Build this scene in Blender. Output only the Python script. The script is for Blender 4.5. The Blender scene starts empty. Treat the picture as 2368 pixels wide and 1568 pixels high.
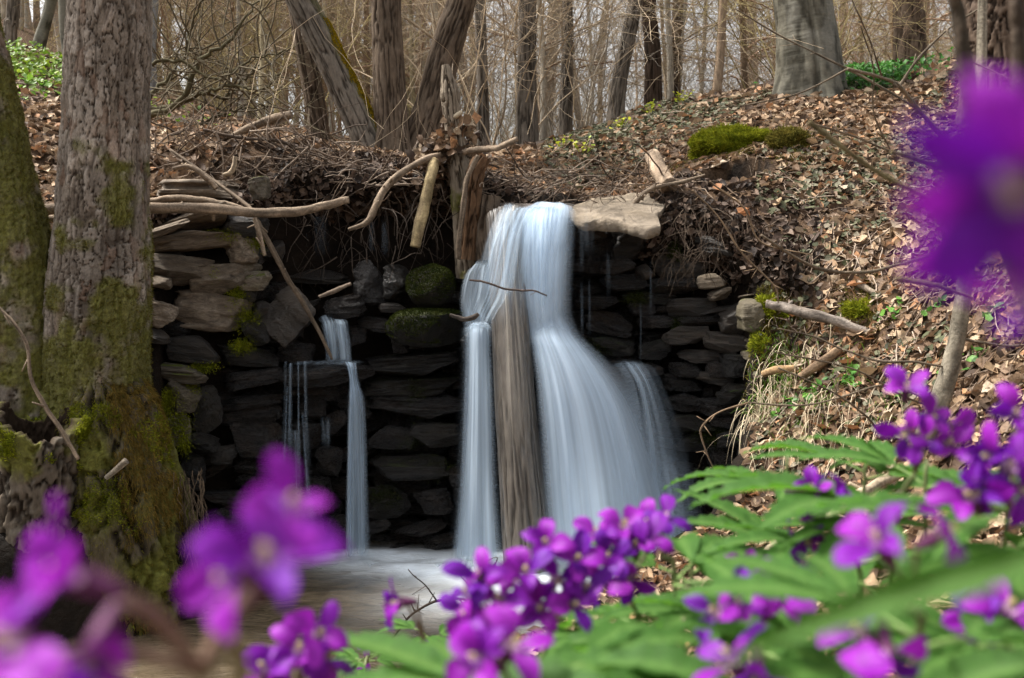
import bpy, math, random
import numpy as np

# ------------------------------------------------------------------ camera, sky, sun, exposure
sc = bpy.context.scene
EYE = np.array([0.0, 0.0, 1.45]); PITCH = math.radians(5.57); FPX = 2368 * 35 / 36.0
camd = bpy.data.cameras.new('camera'); cam = bpy.data.objects.new('camera', camd)
sc.collection.objects.link(cam); sc.camera = cam
cam.location = EYE; cam.rotation_euler = (math.pi / 2 - PITCH, 0, 0)
camd.lens = 35; camd.sensor_width = 36; camd.clip_start = 0.02; camd.clip_end = 400
camd.dof.use_dof = True; camd.dof.focus_distance = 4.45; camd.dof.aperture_fstop = 6.0

SUN_EL, SUN_AZ = math.radians(57), math.radians(288)      # azimuth clockwise from +Y
world = bpy.data.worlds.new('World'); sc.world = world; world.use_nodes = True
wn = world.node_tree.nodes; wl = world.node_tree.links
sky = wn.new('ShaderNodeTexSky'); sky.sky_type = 'NISHITA'; sky.sun_disc = False
sky.sun_elevation = SUN_EL; sky.sun_rotation = SUN_AZ; sky.dust_density = 6.0; sky.air_density = 1.2
hs = wn.new('ShaderNodeHueSaturation'); hs.inputs['Saturation'].default_value = 0.18
wl.new(sky.outputs[0], hs.inputs['Color'])
bgn = wn['Background']; wl.new(hs.outputs[0], bgn.inputs['Color']); bgn.inputs['Strength'].default_value = 0.15
sl = bpy.data.lights.new('sun', 'SUN'); sun = bpy.data.objects.new('sun', sl); sc.collection.objects.link(sun)
sl.energy = 3.4; sl.angle = math.radians(9); sl.color = (1.0, 0.95, 0.88)
sd = np.array([math.sin(SUN_AZ) * math.cos(SUN_EL), math.cos(SUN_AZ) * math.cos(SUN_EL), math.sin(SUN_EL)])
from mathutils import Vector, Matrix
sun.rotation_euler = Vector(sd).to_track_quat('Z', 'Y').to_euler()
vs = sc.view_settings; vs.view_transform = 'Standard'; vs.look = 'None'; vs.gamma = 1.0
vs.use_curve_mapping = False; vs.exposure = 1.1
sc.cycles.use_denoising = True
sc.cycles.max_bounces = 8; sc.cycles.transparent_max_bounces = 24; sc.cycles.diffuse_bounces = 4
sc.cycles.glossy_bounces = 3; sc.cycles.transmission_bounces = 4; sc.cycles.sample_clamp_indirect = 4.0
sc.cycles.use_adaptive_sampling = True; sc.cycles.adaptive_threshold = 0.015

# ------------------------------------------------------------------ helpers
rng = np.random.default_rng(11); random.seed(5)
COL = sc.collection
_r = np.array([1.0, 0, 0]); _f = np.array([0, math.cos(PITCH), -math.sin(PITCH)]); _u = np.array([0, math.sin(PITCH), math.cos(PITCH)])
def ray(x, y):
    d = _f + _r * ((x - 1184) / FPX) + _u * ((784 - y) / FPX)
    return d / d[1]
def P(x, y, Y):
    """point of the place seen at photo position (x, y), Y metres away"""
    return EYE + ray(x, y) * Y
def PX(w, Y): return w / FPX * Y * 1.0

def hash3(ix, iy, iz, s=0):
    h = (ix.astype(np.int64) * 374761393 + iy.astype(np.int64) * 668265263 + iz.astype(np.int64) * 1440662683 + s * 974634777) & 0xffffffff
    h = ((h ^ (h >> 13)) * 1274126177) & 0xffffffff
    h = ((h ^ (h >> 16)) * 2246822519) & 0xffffffff
    return ((h ^ (h >> 15)) & 0xffffff) / float(0xffffff)
def vnoise(p, s=0):
    p = np.asarray(p, float); i = np.floor(p).astype(np.int64); f = p - i; f = f * f * (3 - 2 * f)
    o = 0
    for dx in (0, 1):
        wx = f[:, 0] if dx else 1 - f[:, 0]
        for dy in (0, 1):
            wy = f[:, 1] if dy else 1 - f[:, 1]
            for dz in (0, 1):
                wz = f[:, 2] if dz else 1 - f[:, 2]
                o = o + wx * wy * wz * hash3(i[:, 0] + dx, i[:, 1] + dy, i[:, 2] + dz, s)
    return o * 2 - 1
def fbm(p, octv=4, s=0, gain=0.5, lac=2.03):
    p = np.asarray(p, float); a = 1.0; t = 0; n = 0
    for k in range(octv):
        t = t + a * vnoise(p * lac ** k + 17.3 * k, s + k); n += a; a *= gain
    return t / n
def sstep(a, b, x):
    t = np.clip((x - a) / (b - a), 0, 1); return t * t * (3 - 2 * t)
def unit(v):
    v = np.asarray(v, float); return v / (np.linalg.norm(v, axis=-1, keepdims=True) + 1e-12)
def catmull(pts, n):
    pts = np.asarray(pts, float)
    if len(pts) == 2: return pts[0] + (pts[1] - pts[0]) * np.linspace(0, 1, n)[:, None]
    q = np.vstack([2 * pts[0] - pts[1], pts, 2 * pts[-1] - pts[-2]])
    t = np.linspace(0, len(pts) - 1 - 1e-6, n); i = t.astype(int); f = (t - i)[:, None]
    a, b, c, d = q[i], q[i + 1], q[i + 2], q[i + 3]
    return 0.5 * (2 * b + (c - a) * f + (2 * a - 5 * b + 4 * c - d) * f ** 2 + (3 * b - a - 3 * c + d) * f ** 3)

def mesh_data(name, V, Fs, mat=None, smooth=True, col=None, attrs=None):
    V = np.asarray(V, np.float32).reshape(-1, 3)
    if not isinstance(Fs, list): Fs = [Fs]
    Fs = [np.asarray(F, np.int32) for F in Fs if len(F)]
    me = bpy.data.meshes.new(name)
    me.vertices.add(len(V)); me.vertices.foreach_set('co', V.ravel())
    idx = np.concatenate([F.ravel() for F in Fs]); tot = np.concatenate([np.full(len(F), F.shape[1], np.int32) for F in Fs])
    me.loops.add(len(idx)); me.loops.foreach_set('vertex_index', idx)
    me.polygons.add(len(tot)); st = np.concatenate([[0], np.cumsum(tot)[:-1]]).astype(np.int32)
    me.polygons.foreach_set('loop_start', st); me.polygons.foreach_set('loop_total', tot)
    if smooth: me.polygons.foreach_set('use_smooth', np.ones(len(tot), bool))
    me.update(calc_edges=True)
    if col is not None:
        col = np.asarray(col, np.float32)
        if col.ndim == 1: col = np.tile(col, (len(V), 1))
        if col.shape[1] == 3: col = np.hstack([col, np.ones((len(col), 1), np.float32)])
        ca = me.color_attributes.new('Col', 'FLOAT_COLOR', 'POINT'); ca.data.foreach_set('color', col.ravel().astype(np.float32))
    for k, a in (attrs or {}).items():
        a = np.asarray(a, np.float32)
        if a.ndim == 1:
            me.attributes.new(k, 'FLOAT', 'POINT').data.foreach_set('value', a)
        else:
            me.attributes.new(k, 'FLOAT_VECTOR', 'POINT').data.foreach_set('vector', a.ravel())
    if mat is not None: me.materials.append(mat)
    return me
def add(name, me, parent=None, loc=None, label=None, cat=None, group=None, kind=None):
    o = bpy.data.objects.new(name, me); COL.objects.link(o)
    if parent is not None: o.parent = parent
    if loc is not None: o.location = loc
    if label: o['label'] = label
    if cat: o['category'] = cat
    if group: o['group'] = group
    if kind: o['kind'] = kind
    return o
def mk(name, V, Fs, mat, parent=None, smooth=True, col=None, attrs=None, **kw):
    """one mesh object; vertices given in world space, origin moved to the base of the mesh"""
    V = np.asarray(V, float).reshape(-1, 3)
    if parent is None:
        org = np.array([(V[:, 0].min() + V[:, 0].max()) / 2, (V[:, 1].min() + V[:, 1].max()) / 2, V[:, 2].min()])
    else:
        org = np.array(parent.get('_o', (0, 0, 0)))
    o = add(name, mesh_data(name, V - org, Fs, mat, smooth, col, attrs), parent, label=kw.get('label'), cat=kw.get('cat'), group=kw.get('group'), kind=kw.get('kind'))
    if parent is None: o.location = org
    return o
def thing(name, loc, label, cat, group=None, kind=None):
    o = add(name, None, None, loc, label, cat, group, kind); o['_o'] = [float(v) for v in loc]; return o
def origin_of(o): o['_o'] = [float(v) for v in o.location]; return o
def dup(root, loc, rz=0.0, scale=1.0, label=None, group=None):
    c = root.copy(); COL.objects.link(c); c.location = loc; c.rotation_euler = (0, 0, rz); c.scale = (scale,) * 3
    if label: c['label'] = label
    if group: c['group'] = group
    for ch in list(root.children):
        d = ch.copy(); COL.objects.link(d); d.parent = c
        for g in list(ch.children):
            e = g.copy(); COL.objects.link(e); e.parent = d
    return c

def gridF(nu, nv, wrap=False):
    """nv rows of nu verts"""
    i = np.arange(nv - 1)[:, None] * nu; j = np.arange(nu if wrap else nu - 1)[None, :]; k = (j + 1) % nu
    return np.stack([i + j, i + k, i + nu + k, i + nu + j], -1).reshape(-1, 4)
class Acc:
    """collects pieces that belong to ONE object"""
    def __init__(s): s.V = []; s.F4 = []; s.F3 = []; s.C = []; s.n = 0
    def add(s, V, F, c=None):
        V = np.asarray(V, float); F = np.asarray(F)
        (s.F4 if F.shape[1] == 4 else s.F3).append(F + s.n); s.V.append(V); s.n += len(V)
        if c is not None:
            c = np.asarray(c, float); s.C.append(np.tile(c, (len(V), 1)) if c.ndim == 1 else c)
    def mesh(s, name, mat, smooth=True):
        F = [np.vstack(a) for a in (s.F4, s.F3) if a]
        return mesh_data(name, np.vstack(s.V), F, mat, smooth, np.vstack(s.C) if s.C else None)
    def build(s, name, mat, parent=None, smooth=True, **kw):
        F = [np.vstack(a) for a in (s.F4, s.F3) if a]
        return mk(name, np.vstack(s.V), F, mat, parent, smooth, np.vstack(s.C) if s.C else None, **kw)

def frames(path):
    t = np.gradient(path, axis=0); t = unit(t)
    a = np.array([0, 0, 1.0]) if abs(t[0, 2]) < 0.9 else np.array([0, 1.0, 0])
    n = unit(np.cross(t[0], a)); N = [n]
    for i in range(1, len(path)):
        n = N[-1] - t[i] * np.dot(N[-1], t[i]); N.append(unit(n))
    N = np.array(N); return t, N, np.cross(t, N)
def tube(path, rad, n=6, cap=True):
    path = np.asarray(path, float); m = len(path); rad = np.broadcast_to(np.asarray(rad, float), (m,))
    t, N, B = frames(path); a = np.arange(n) * 2 * math.pi / n
    V = path[:, None] + rad[:, None, None] * (np.cos(a)[None, :, None] * N[:, None] + np.sin(a)[None, :, None] * B[:, None])
    V = V.reshape(-1, 3); F = gridF(n, m, True)
    if cap:
        k = len(V); V = np.vstack([V, path[0], path[-1]])
        j = np.arange(n); z = np.full(n, k)
        F2 = np.stack([(j + 1) % n, j, z, z], -1); F3_ = np.stack([(m - 1) * n + j, (m - 1) * n + (j + 1) % n, z + 1, z + 1], -1)
        F = (F, np.vstack([F2, F3_])[:, :3])
    else: F = (F, np.zeros((0, 3), int))
    return V, F
def add_tube(acc, path, rad, n=6, col=None, cap=True):
    V, (F4, F3) = tube(path, rad, n, cap)
    k = acc.n; acc.V.append(V); acc.n += len(V); acc.F4.append(F4 + k)
    if len(F3): acc.F3.append(F3 + k)
    if col is not None: acc.C.append(np.tile(np.asarray(col, float), (len(V), 1)) if np.ndim(col) == 1 else col)

# ------------------------------------------------------------------ node helper
class NT:
    def __init__(s, name):
        s.m = bpy.data.materials.new(name); s.m.use_nodes = True; s.t = s.m.node_tree; s.n = s.t.nodes; s.l = s.t.links
        s.out = s.n['Material Output']; s.bsdf = s.n['Principled BSDF']
    def put(s, sock, v):
        if isinstance(v, bpy.types.NodeSocket): s.l.new(v, sock)
        elif v is not None:
            if sock.type == 'RGBA' and len(v) == 3: v = (*v, 1)
            sock.default_value = v
    def coord(s, kind='Object', scale=(1, 1, 1)):
        c = s.n.new('ShaderNodeTexCoord'); m = s.n.new('ShaderNodeMapping'); s.l.new(c.outputs[kind], m.inputs[0]); m.inputs['Scale'].default_value = scale
        return m.outputs[0]
    def world(s, scale=(1, 1, 1)):
        g = s.n.new('ShaderNodeNewGeometry'); m = s.n.new('ShaderNodeMapping'); s.l.new(g.outputs['Position'], m.inputs[0]); m.inputs['Scale'].default_value = scale
        return m.outputs[0]
    def scaled(s, vec, scale):
        m = s.n.new('ShaderNodeMapping'); s.l.new(vec, m.inputs[0]); m.inputs['Scale'].default_value = scale; return m.outputs[0]
    def noise(s, scale, detail=4, vec=None, rough=0.55, dist=0.0):
        n = s.n.new('ShaderNodeTexNoise'); n.inputs['Scale'].default_value = scale; n.inputs['Detail'].default_value = detail
        n.inputs['Roughness'].default_value = rough; n.inputs['Distortion'].default_value = dist
        if vec is not None: s.l.new(vec, n.inputs['Vector'])
        return n.outputs['Fac']
    def ramp(s, fac, stops):
        r = s.n.new('ShaderNodeValToRGB'); s.l.new(fac, r.inputs[0]); e = r.color_ramp.elements
        while len(e) < len(stops): e.new(0.5)
        for i, (p, c) in enumerate(stops):
            e[i].position = p; e[i].color = (c, c, c, 1) if np.isscalar(c) else (*c, 1)
        return r.outputs['Color']
    def math(s, op, a, b=None, c=None):
        m = s.n.new('ShaderNodeMath'); m.operation = op
        for k, v in enumerate((a, b, c)):
            if v is not None: s.put(m.inputs[k], v)
        return m.outputs[0]
    def mix(s, fac, a, b, mode='MIX'):
        m = s.n.new('ShaderNodeMix'); m.data_type = 'RGBA'; m.blend_type = mode
        s.put(m.inputs[0], fac); s.put(m.inputs[6], a); s.put(m.inputs[7], b); return m.outputs[2]
    def attr(s, name, out='Color'):
        a = s.n.new('ShaderNodeAttribute'); a.attribute_name = name; return a.outputs[out]
    def objrand(s): return s.n.new('ShaderNodeObjectInfo').outputs['Random']
    def normal_z(s):
        g = s.n.new('ShaderNodeNewGeometry'); x = s.n.new('ShaderNodeSeparateXYZ'); s.l.new(g.outputs['Normal'], x.inputs[0]); return x.outputs['Z']
    def bump(s, h, strength=0.5, dist=0.02, normal=None):
        b = s.n.new('ShaderNodeBump'); s.l.new(h, b.inputs['Height']); b.inputs['Strength'].default_value = strength; b.inputs['Distance'].default_value = dist
        if normal is not None: s.l.new(normal, b.inputs['Normal'])
        return b.outputs[0]
    def set(s, **k):
        for a, v in k.items():
            s.put(s.bsdf.inputs[{'base': 'Base Color', 'rough': 'Roughness', 'spec': 'Specular IOR Level', 'normal': 'Normal', 'alpha': 'Alpha', 'coat': 'Coat Weight', 'coatr': 'Coat Roughness', 'sheen': 'Sheen Weight', 'trans': 'Transmission Weight'}[a]], v)
        return s.m
    def translucent(s, color, fac, normal=None):
        t = s.n.new('ShaderNodeBsdfTranslucent'); s.put(t.inputs['Color'], color)
        if normal is not None: s.l.new(normal, t.inputs['Normal'])
        m = s.n.new('ShaderNodeMixShader'); s.put(m.inputs[0], fac); s.l.new(s.bsdf.outputs[0], m.inputs[1]); s.l.new(t.outputs[0], m.inputs[2])
        s.l.new(m.outputs[0], s.out.inputs[0]); return m.outputs[0]
def vmat(name, rough=0.85, spec=0.25, nscale=60, var=0.35, bump=0.4, bdist=0.004, stretch=(1, 1, 1), coordk='Object', rand=0.0, coat=0.0):
    """colour from the mesh, broken up by two noises, with fine relief"""
    t = NT(name); v = t.coord(coordk, stretch); n1 = t.noise(nscale, 5, v, 0.65); n2 = t.noise(nscale * 0.13, 3, v)
    c = t.mix(1.0, t.attr('Col'), t.ramp(n1, [(0.25, 1 - var), (0.75, 1 + var)]), 'MULTIPLY')
    c = t.mix(1.0, c, t.ramp(n2, [(0.3, 1 - var * 0.6), (0.7, 1 + var * 0.5)]), 'MULTIPLY')
    if rand: c = t.mix(1.0, c, t.ramp(t.objrand(), [(0, 1 - rand), (1, 1 + rand)]), 'MULTIPLY')
    return t.set(base=c, rough=rough, spec=spec, normal=t.bump(n1, bump, bdist), coat=coat)

# ------------------------------------------------------------------ the lie of the land
CT = [P(*a) for a in [
 (1300,440,5.0),(1250,345,7.0),(1500,240,7.5),(1800,190,7.0),(1870,195,6.5),(2050,200,6.5),(2250,270,5.6),(2368,330,5.0),(1560,425,5.0),(1700,430,4.95),
 (1850,400,5.0),(1800,330,5.3),(2000,330,5.3),(2100,450,4.7),(2368,500,3.9),(1620,475,4.8),(1640,560,4.66),(1760,560,4.6),(1900,550,4.5),(2100,600,4.2),
 (2300,700,3.4),(1770,700,4.3),(1950,750,4.1),(2150,850,3.6),(2368,900,2.9),(1740,830,4.22),(1900,900,3.85),(1760,980,4.1),(2000,1020,3.55),(2100,1050,3.3),(2368,1100,2.4),
 (100,400,5.0),(60,250,6.0),(100,500,4.6),(340,330,5.0),(420,440,4.65),(550,305,5.2),(700,350,5.2),(850,385,5.1),(1050,405,5.0),(1130,430,5.0),
 (550,312,6.5),(900,375,6.0),(750,375,6.4),(1118,345,8),(1218,350,8),(350,280,7),(60,110,8),(-100,200,6),(1400,300,7.2),(1350,340,6.2),(1600,330,5.9)]]
CT += [np.array(a, float) for a in [(0,-2,1.0),(0,0,.92),(0,.7,.88),(0,1.4,.78),(.6,1.4,.84),(1.2,1.5,.95),(2,1.5,1.2),(2,0,1.2),(.3,2.0,.62),(.8,2.2,.72),(.6,3.0,.42),(.2,2.6,.32),
 (-.2,2.3,.3),(-.5,1.7,.35),(-.6,1.0,.5),(-.7,.2,.6),(1.0,3.6,.5),(1.3,2.9,.72),(0.12,4.75,1.55),(.3,4.8,1.56),(.3,5.2,1.58),(.55,5.3,1.60),
 (-1.75,3.92,.74),(-2.1,3.9,.8),(-1.5,4.0,.45),(-1.95,3.6,.5),(-2.4,3.5,.6),(-1.6,4.5,1.5),(-1.3,4.75,1.6),(-2.0,4.6,1.5),(-2.5,5,1.95),(-3.5,4,1.9),(-3,3,1.0),(-4,2,1.2),
 (3,2,1.6),(3,3.5,2.0),(4,5,2.6),(4,1,1.6),(-3,-1,0.8),(3.2,6.5,2.7)]]
def far_z(X, Y):
    hill = 0.42 * np.logaddexp(0, (-(X + 0.05 * Y) - 1.0) * 0.8) / 0.8 * sstep(6, 16, Y)
    return 2.0 + 0.03 * np.clip(Y - 7, 0, 30) + hill + 0.10 * np.clip(X - 2, 0, 6) - 0.02 * np.clip(Y - 40, 0, 100) + 0.25 * fbm(np.stack([X * .2, Y * .2, X * 0], -1), 3, 91)
for ang in np.linspace(-0.6, math.pi + .6, 26):
    x, y = 10.5 * math.cos(ang), 2.5 + 8.5 * math.sin(ang)
    if y > 4: CT.append(np.array([x, y, far_z(np.array([x]), np.array([y]))[0]]))
CT = np.array(CT)
_n = len(CT); _A = np.zeros((_n + 3, _n + 3)); _A[:_n, :_n] = np.hypot(CT[:, None, 0] - CT[None, :, 0], CT[:, None, 1] - CT[None, :, 1])
_A[:_n, _n] = 1; _A[:_n, _n + 1:] = CT[:, :2]; _A[_n, :_n] = 1; _A[_n + 1:, :_n] = CT[:, :2].T
_A[:_n, :_n] -= np.eye(_n) * 0.02
_W = np.linalg.solve(_A, np.concatenate([CT[:, 2], [0, 0, 0]]))
POOL = np.array([(-1.40,3.85),(-1.50,4.1),(-1.56,4.42),(-1.28,4.66),(-1.08,4.86),(-.9,5.02),(-.3,5.05),(-.12,4.98),(0.0,4.96),(.35,4.98),(.7,4.92),(.92,4.78),(1.08,4.62),(1.10,4.42),(1.0,4.18),(.92,3.92),(.82,3.65),(.5,3.3),(.15,2.9),(-.2,2.65),(-.45,2.3),(-.75,1.6),(-1.0,.8),(-1.2,-1),(-6,-1),(-6,2.4),(-3,2.7),(-2.3,3.3),(-1.95,3.42),(-1.6,3.6)])
def pool_sd(X, Y):
    d = np.full(X.shape, 1e9); ins = np.zeros(X.shape, bool)
    for a, b in zip(POOL, np.roll(POOL, -1, 0)):
        e = b - a; t = np.clip(((X - a[0]) * e[0] + (Y - a[1]) * e[1]) / (e @ e), 0, 1)
        d = np.minimum(d, np.hypot(X - a[0] - t * e[0], Y - a[1] - t * e[1]))
        c = ((a[1] > Y) != (b[1] > Y)); 
        with np.errstate(divide='ignore', invalid='ignore'):
            xi = a[0] + (Y - a[1]) / (b[1] - a[1] + 1e-12) * e[0]
        ins ^= c & (X < xi)
    return np.where(ins, d, -d)
DENT = None
def H(X, Y):
    X = np.atleast_1d(np.asarray(X, float)); Y = np.atleast_1d(np.asarray(Y, float)); sh = X.shape; X = X.ravel(); Y = Y.ravel()
    z = np.zeros(len(X))
    for s in range(0, len(X), 20000):
        e = slice(s, s + 20000)
        z[e] = np.hypot(X[e, None] - CT[None, :, 0], Y[e, None] - CT[None, :, 1]) @ _W[:_n] + _W[_n] + X[e] * _W[_n + 1] + Y[e] * _W[_n + 2]
    w = sstep(8, 10.5, np.hypot(X, Y - 2.5)); z = z * (1 - w) + far_z(X, Y) * w
    q = np.stack([X, Y, X * 0], -1)
    z = z + 0.035 * fbm(q * 2.3, 4, 3) * (1 - w) + 0.012 * fbm(q * 11, 2, 5) * (1 - w)
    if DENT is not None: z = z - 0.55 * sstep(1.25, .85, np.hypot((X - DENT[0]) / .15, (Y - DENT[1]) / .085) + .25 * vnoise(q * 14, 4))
    d = pool_sd(X, Y); wd = np.where(Y > 3.9, 0.07, 0.28); t = sstep(-0.02, 1, d / wd)
    low = -0.16 + 0.04 * fbm(q * 3, 3, 8)
    return (z * (1 - t) + low * t).reshape(sh)
def G(x, y, near=0.8, far=30):
    """where the ground shows at photo position (x, y)"""
    t = np.concatenate([np.arange(near, 8, 0.015), np.arange(8, far, 0.05)]); p = EYE + ray(x, y) * t[:, None]
    h = H(p[:, 0], p[:, 1]); k = np.argmax(h > p[:, 2])
    if not (h > p[:, 2]).any(): k = len(t) - 1
    return np.array([p[k, 0], p[k, 1], h[k]])
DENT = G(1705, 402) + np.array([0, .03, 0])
def Hn(X, Y, e=0.04):
    return unit(np.stack([H(X - e, Y) - H(X + e, Y), H(X, Y - e) - H(X, Y + e), np.full(np.shape(X), 2 * e)], -1))
def spread_axis(a, b, step, lo, hi, g=1.12):
    c = list(np.arange(a, b, step)); s = step; x = c[-1]
    while x < hi: s *= g; x += s; c.append(x)
    s = step; x = a
    while x > lo: s *= g; x -= s; c.insert(0, x)
    return np.array(c)
gx = spread_axis(-2.6, 3.0, 0.03, -90, 90); gy = spread_axis(0.2, 7.0, 0.03, -12, 130)
GX, GY = np.meshgrid(gx, gy); GZ = H(GX, GY)
t = NT('forest_soil'); v = t.world(); n1 = t.noise(9, 8, v, 0.7); n2 = t.noise(45, 5, v, 0.7); n3 = t.noise(0.7, 3, v)
c = t.ramp(n1, [(0.3, (0.022, 0.015, 0.010)), (0.55, (0.075, 0.048, 0.030)), (0.75, (0.16, 0.105, 0.065))])
c = t.mix(t.ramp(n2, [(0.5, 0), (0.7, 0.8)]), c, (0.20, 0.13, 0.08)); c = t.mix(t.ramp(n3, [(0.35, 0), (0.7, 0.5)]), c, (0.19, 0.115, 0.065))
wet_shade = t.attr('wet', 'Fac'); c = t.mix(wet_shade, c, t.ramp(n1, [(0.3, (0.004, 0.003, 0.0022)), (0.7, (0.022, 0.015, 0.01))]))
soil = t.set(base=c, rough=t.mix(wet_shade, (.95,) * 3, (.75,) * 3), spec=0.12, normal=t.bump(t.math('ADD', n1, t.math('MULTIPLY', n2, .6)), 0.9, 0.04))
mk('ground', np.stack([GX, GY, GZ], -1).reshape(-1, 3), gridF(len(gx), len(gy)), soil, kind='structure', attrs={'wet': sstep(-.16, -.02, pool_sd(GX.ravel(), GY.ravel())) * sstep(2.2, 3.2, GY.ravel()) + .97 * sstep(1.5, 1.0, np.hypot((GX.ravel() - DENT[0]) / .15, (GY.ravel() - DENT[1]) / .09))})  # wet: damp soil by the pool, plus painted-in shade inside the bank hollow
# ------------------------------------------------------------------ moss, made of short blades
def mossmat(name, a, b):
    t = NT(name); n = t.noise(25, 4, t.world(), 0.6); c = t.mix(1.0, t.mix(t.ramp(n, [(0.35, 0), (0.65, 1)]), a, b), t.attr('Col'), 'MULTIPLY')
    t.set(base=c, rough=0.95, spec=0.03); t.translucent(c, 0.2); return t.m
M_MOSS = mossmat('moss_green', (0.12, 0.145, 0.010), (0.25, 0.26, 0.018)); M_MOSSD = mossmat('moss_dark', (0.02, 0.03, 0.007), (0.045, 0.052, 0.011)); M_MOSSY = mossmat('moss_yellow', (0.26, 0.19, 0.012), (0.42, 0.29, 0.015)); M_MOSSO = mossmat('moss_olive', (0.09, 0.085, 0.018), (0.16, 0.13, 0.025))
def blades(pos, nrm, ln, wd, up=0.3, droop=0.0):
    n = len(pos); d = unit(nrm + rng.normal(0, 0.55, (n, 3)) + np.array([0, 0, up])); s = unit(np.cross(d, rng.normal(0, 1, (n, 3))))
    L = ln * rng.uniform(0.5, 1.3, n)[:, None]; w = wd * rng.uniform(0.6, 1.3, n)[:, None]
    mid = pos + d * L * 0.6; tip = pos + d * L + np.array([0, 0, -1]) * L * droop
    V = np.stack([pos - s * w, pos + s * w, mid + s * w * 0.8, mid - s * w * 0.8, tip], 1).reshape(-1, 3)
    k = np.arange(n)[:, None] * 5
    c = np.repeat(rng.uniform(0.6, 1.3, n), 5)
    return V, [k + np.array([[0, 1, 2, 3]]), k + np.array([[3, 2, 4]])], np.stack([c, c, c], -1)
def fuzz(name, parent, pos, nrm, ln, wd, mat, up=0.3, droop=0.0):
    V, F, c = blades(pos, nrm, ln, wd, up, droop)
    return mk(name, V, F, mat, parent, False, c, kind='stuff')

# ------------------------------------------------------------------ stones
def ico(sub):
    import bmesh
    bm = bmesh.new(); bmesh.ops.create_icosphere(bm, subdivisions=sub, radius=1); bm.verts.ensure_lookup_table()
    V = np.array([v.co[:] for v in bm.verts]); F = np.array([[v.index for v in f.verts] for f in bm.faces]); bm.free(); return V, F
ICO4 = ico(5); ICO5 = ico(5)
def stone_shape(seed, base=ICO4, cube=0.6, cuts=7, rough=0.11, strata=0.10, bands=5):
    r = np.random.default_rng(seed); V, F = base; q = V / np.abs(V).max(1, keepdims=True); p = q * cube + V * (1 - cube)
    for k in range(cuts):
        n = unit(r.normal(0, 1, 3) * np.array([1, 1, .75])); d = r.uniform(0.55, 0.9)
        e = np.maximum(p @ n - d, 0); p = p - e[:, None] * n * 0.96
    so = r.uniform(0, 50, 3); tilt = p[:, 2] + 0.15 * r.normal() * p[:, 0] + 0.05 * fbm(p * 1.5 + so, 2, 7)
    lay = np.floor(tilt * bands); fr = tilt * bands - lay
    off = hash3(lay.astype(int), lay.astype(int) * 0 + seed, lay.astype(int) * 0, 4) - 0.5
    off2 = hash3(lay.astype(int) + 1, lay.astype(int) * 0 + seed, lay.astype(int) * 0, 4) - 0.5
    o = off + (off2 - off) * sstep(0.82, 1.0, fr); notch = -0.35 * np.exp(-((fr - 0.9) / 0.08) ** 2)
    loc = 0.6 + 0.8 * vnoise(p * 2.2 + so, seed % 97)
    p[:, :2] *= (1 + strata * 2.0 * (o + notch * .5) * np.clip(loc, 0, 1.3))[:, None]
    nd = unit(p); ridg = 1 - np.abs(fbm(p * 2.4 + so, 4, seed % 89))
    p = p + nd * (rough * (0.8 * fbm(p * 1.6 + so, 4, seed % 83) + 0.35 * (ridg - 0.7)))[:, None] + nd * (0.020 * fbm(p * np.array([9, 9, 26]) + so, 3, seed % 71))[:, None]
    lo, hi = p.min(0), p.max(0); return (p - (lo + hi) / 2) / (hi - lo), F
def stonemat(name, cols, rough, moss, mcols, wet=0.0, bump=0.6):
    t = NT(name); v0 = t.coord('Object'); o = t.n.new('ShaderNodeVectorMath'); o.operation = 'ADD'; t.l.new(v0, o.inputs[0]); cb = t.n.new('ShaderNodeCombineXYZ')
    rr = t.math('MULTIPLY', t.objrand(), 37.0)
    for k in range(3): t.l.new(rr, cb.inputs[k])
    t.l.new(cb.outputs[0], o.inputs[1]); v = o.outputs[0]
    n1 = t.noise(3.4, 7, t.scaled(v, (1, 1, 1.7)), 0.70, 0.7); n2 = t.noise(13, 6, t.scaled(v, (1, 1, 1.4)), 0.75); n3 = t.noise(1.6, 4, v)
    c = t.ramp(n1, [(0.28, cols[0]), (0.5, cols[1]), (0.72, cols[2])]); c = t.mix(t.ramp(n3, [(0.45, 0), (0.7, 0.7)]), c, cols[3])
    c = t.mix(1.0, c, t.ramp(n2, [(0.3, 0.65), (0.7, 1.3)]), 'MULTIPLY'); c = t.mix(1.0, c, t.ramp(t.objrand(), [(0, 0.6), (1, 1.35)]), 'MULTIPLY')
    hh = t.math('ADD', t.math('MULTIPLY', n1, 1.2), t.math('MULTIPLY', n2, 0.6))
    mk_ = t.math('ADD', t.math('MULTIPLY', t.normal_z(), 0.45), t.math('SUBTRACT', t.noise(4.0, 5, v, 0.6), 0.9 - moss))
    mm = t.ramp(mk_, [(0.42, 0), (0.52, 1)]); c = t.mix(mm, c, t.mix(t.noise(60, 3, v), *mcols))
    ro = t.mix(mm, t.ramp(n2, [(0.35, rough), (0.65, min(1, rough + 0.18))]), (0.9, 0.9, 0.9))
    return t.set(base=c, rough=ro, spec=0.5 if wet else 0.25, normal=t.bump(hh, bump, 0.09), coat=0.12 if wet else 0.0, coatr=0.3)
G_D, G_L = ((0.016, 0.022, 0.005), (0.045, 0.05, 0.009)), ((0.06, 0.085, 0.01), (0.15, 0.17, 0.02))
S_DRY = stonemat('slate_dry', [(0.045, 0.035, 0.025), (0.18, 0.142, 0.105), (0.38, 0.315, 0.24), (0.18, 0.135, 0.09)], 0.7, 0.24, G_L)
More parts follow.
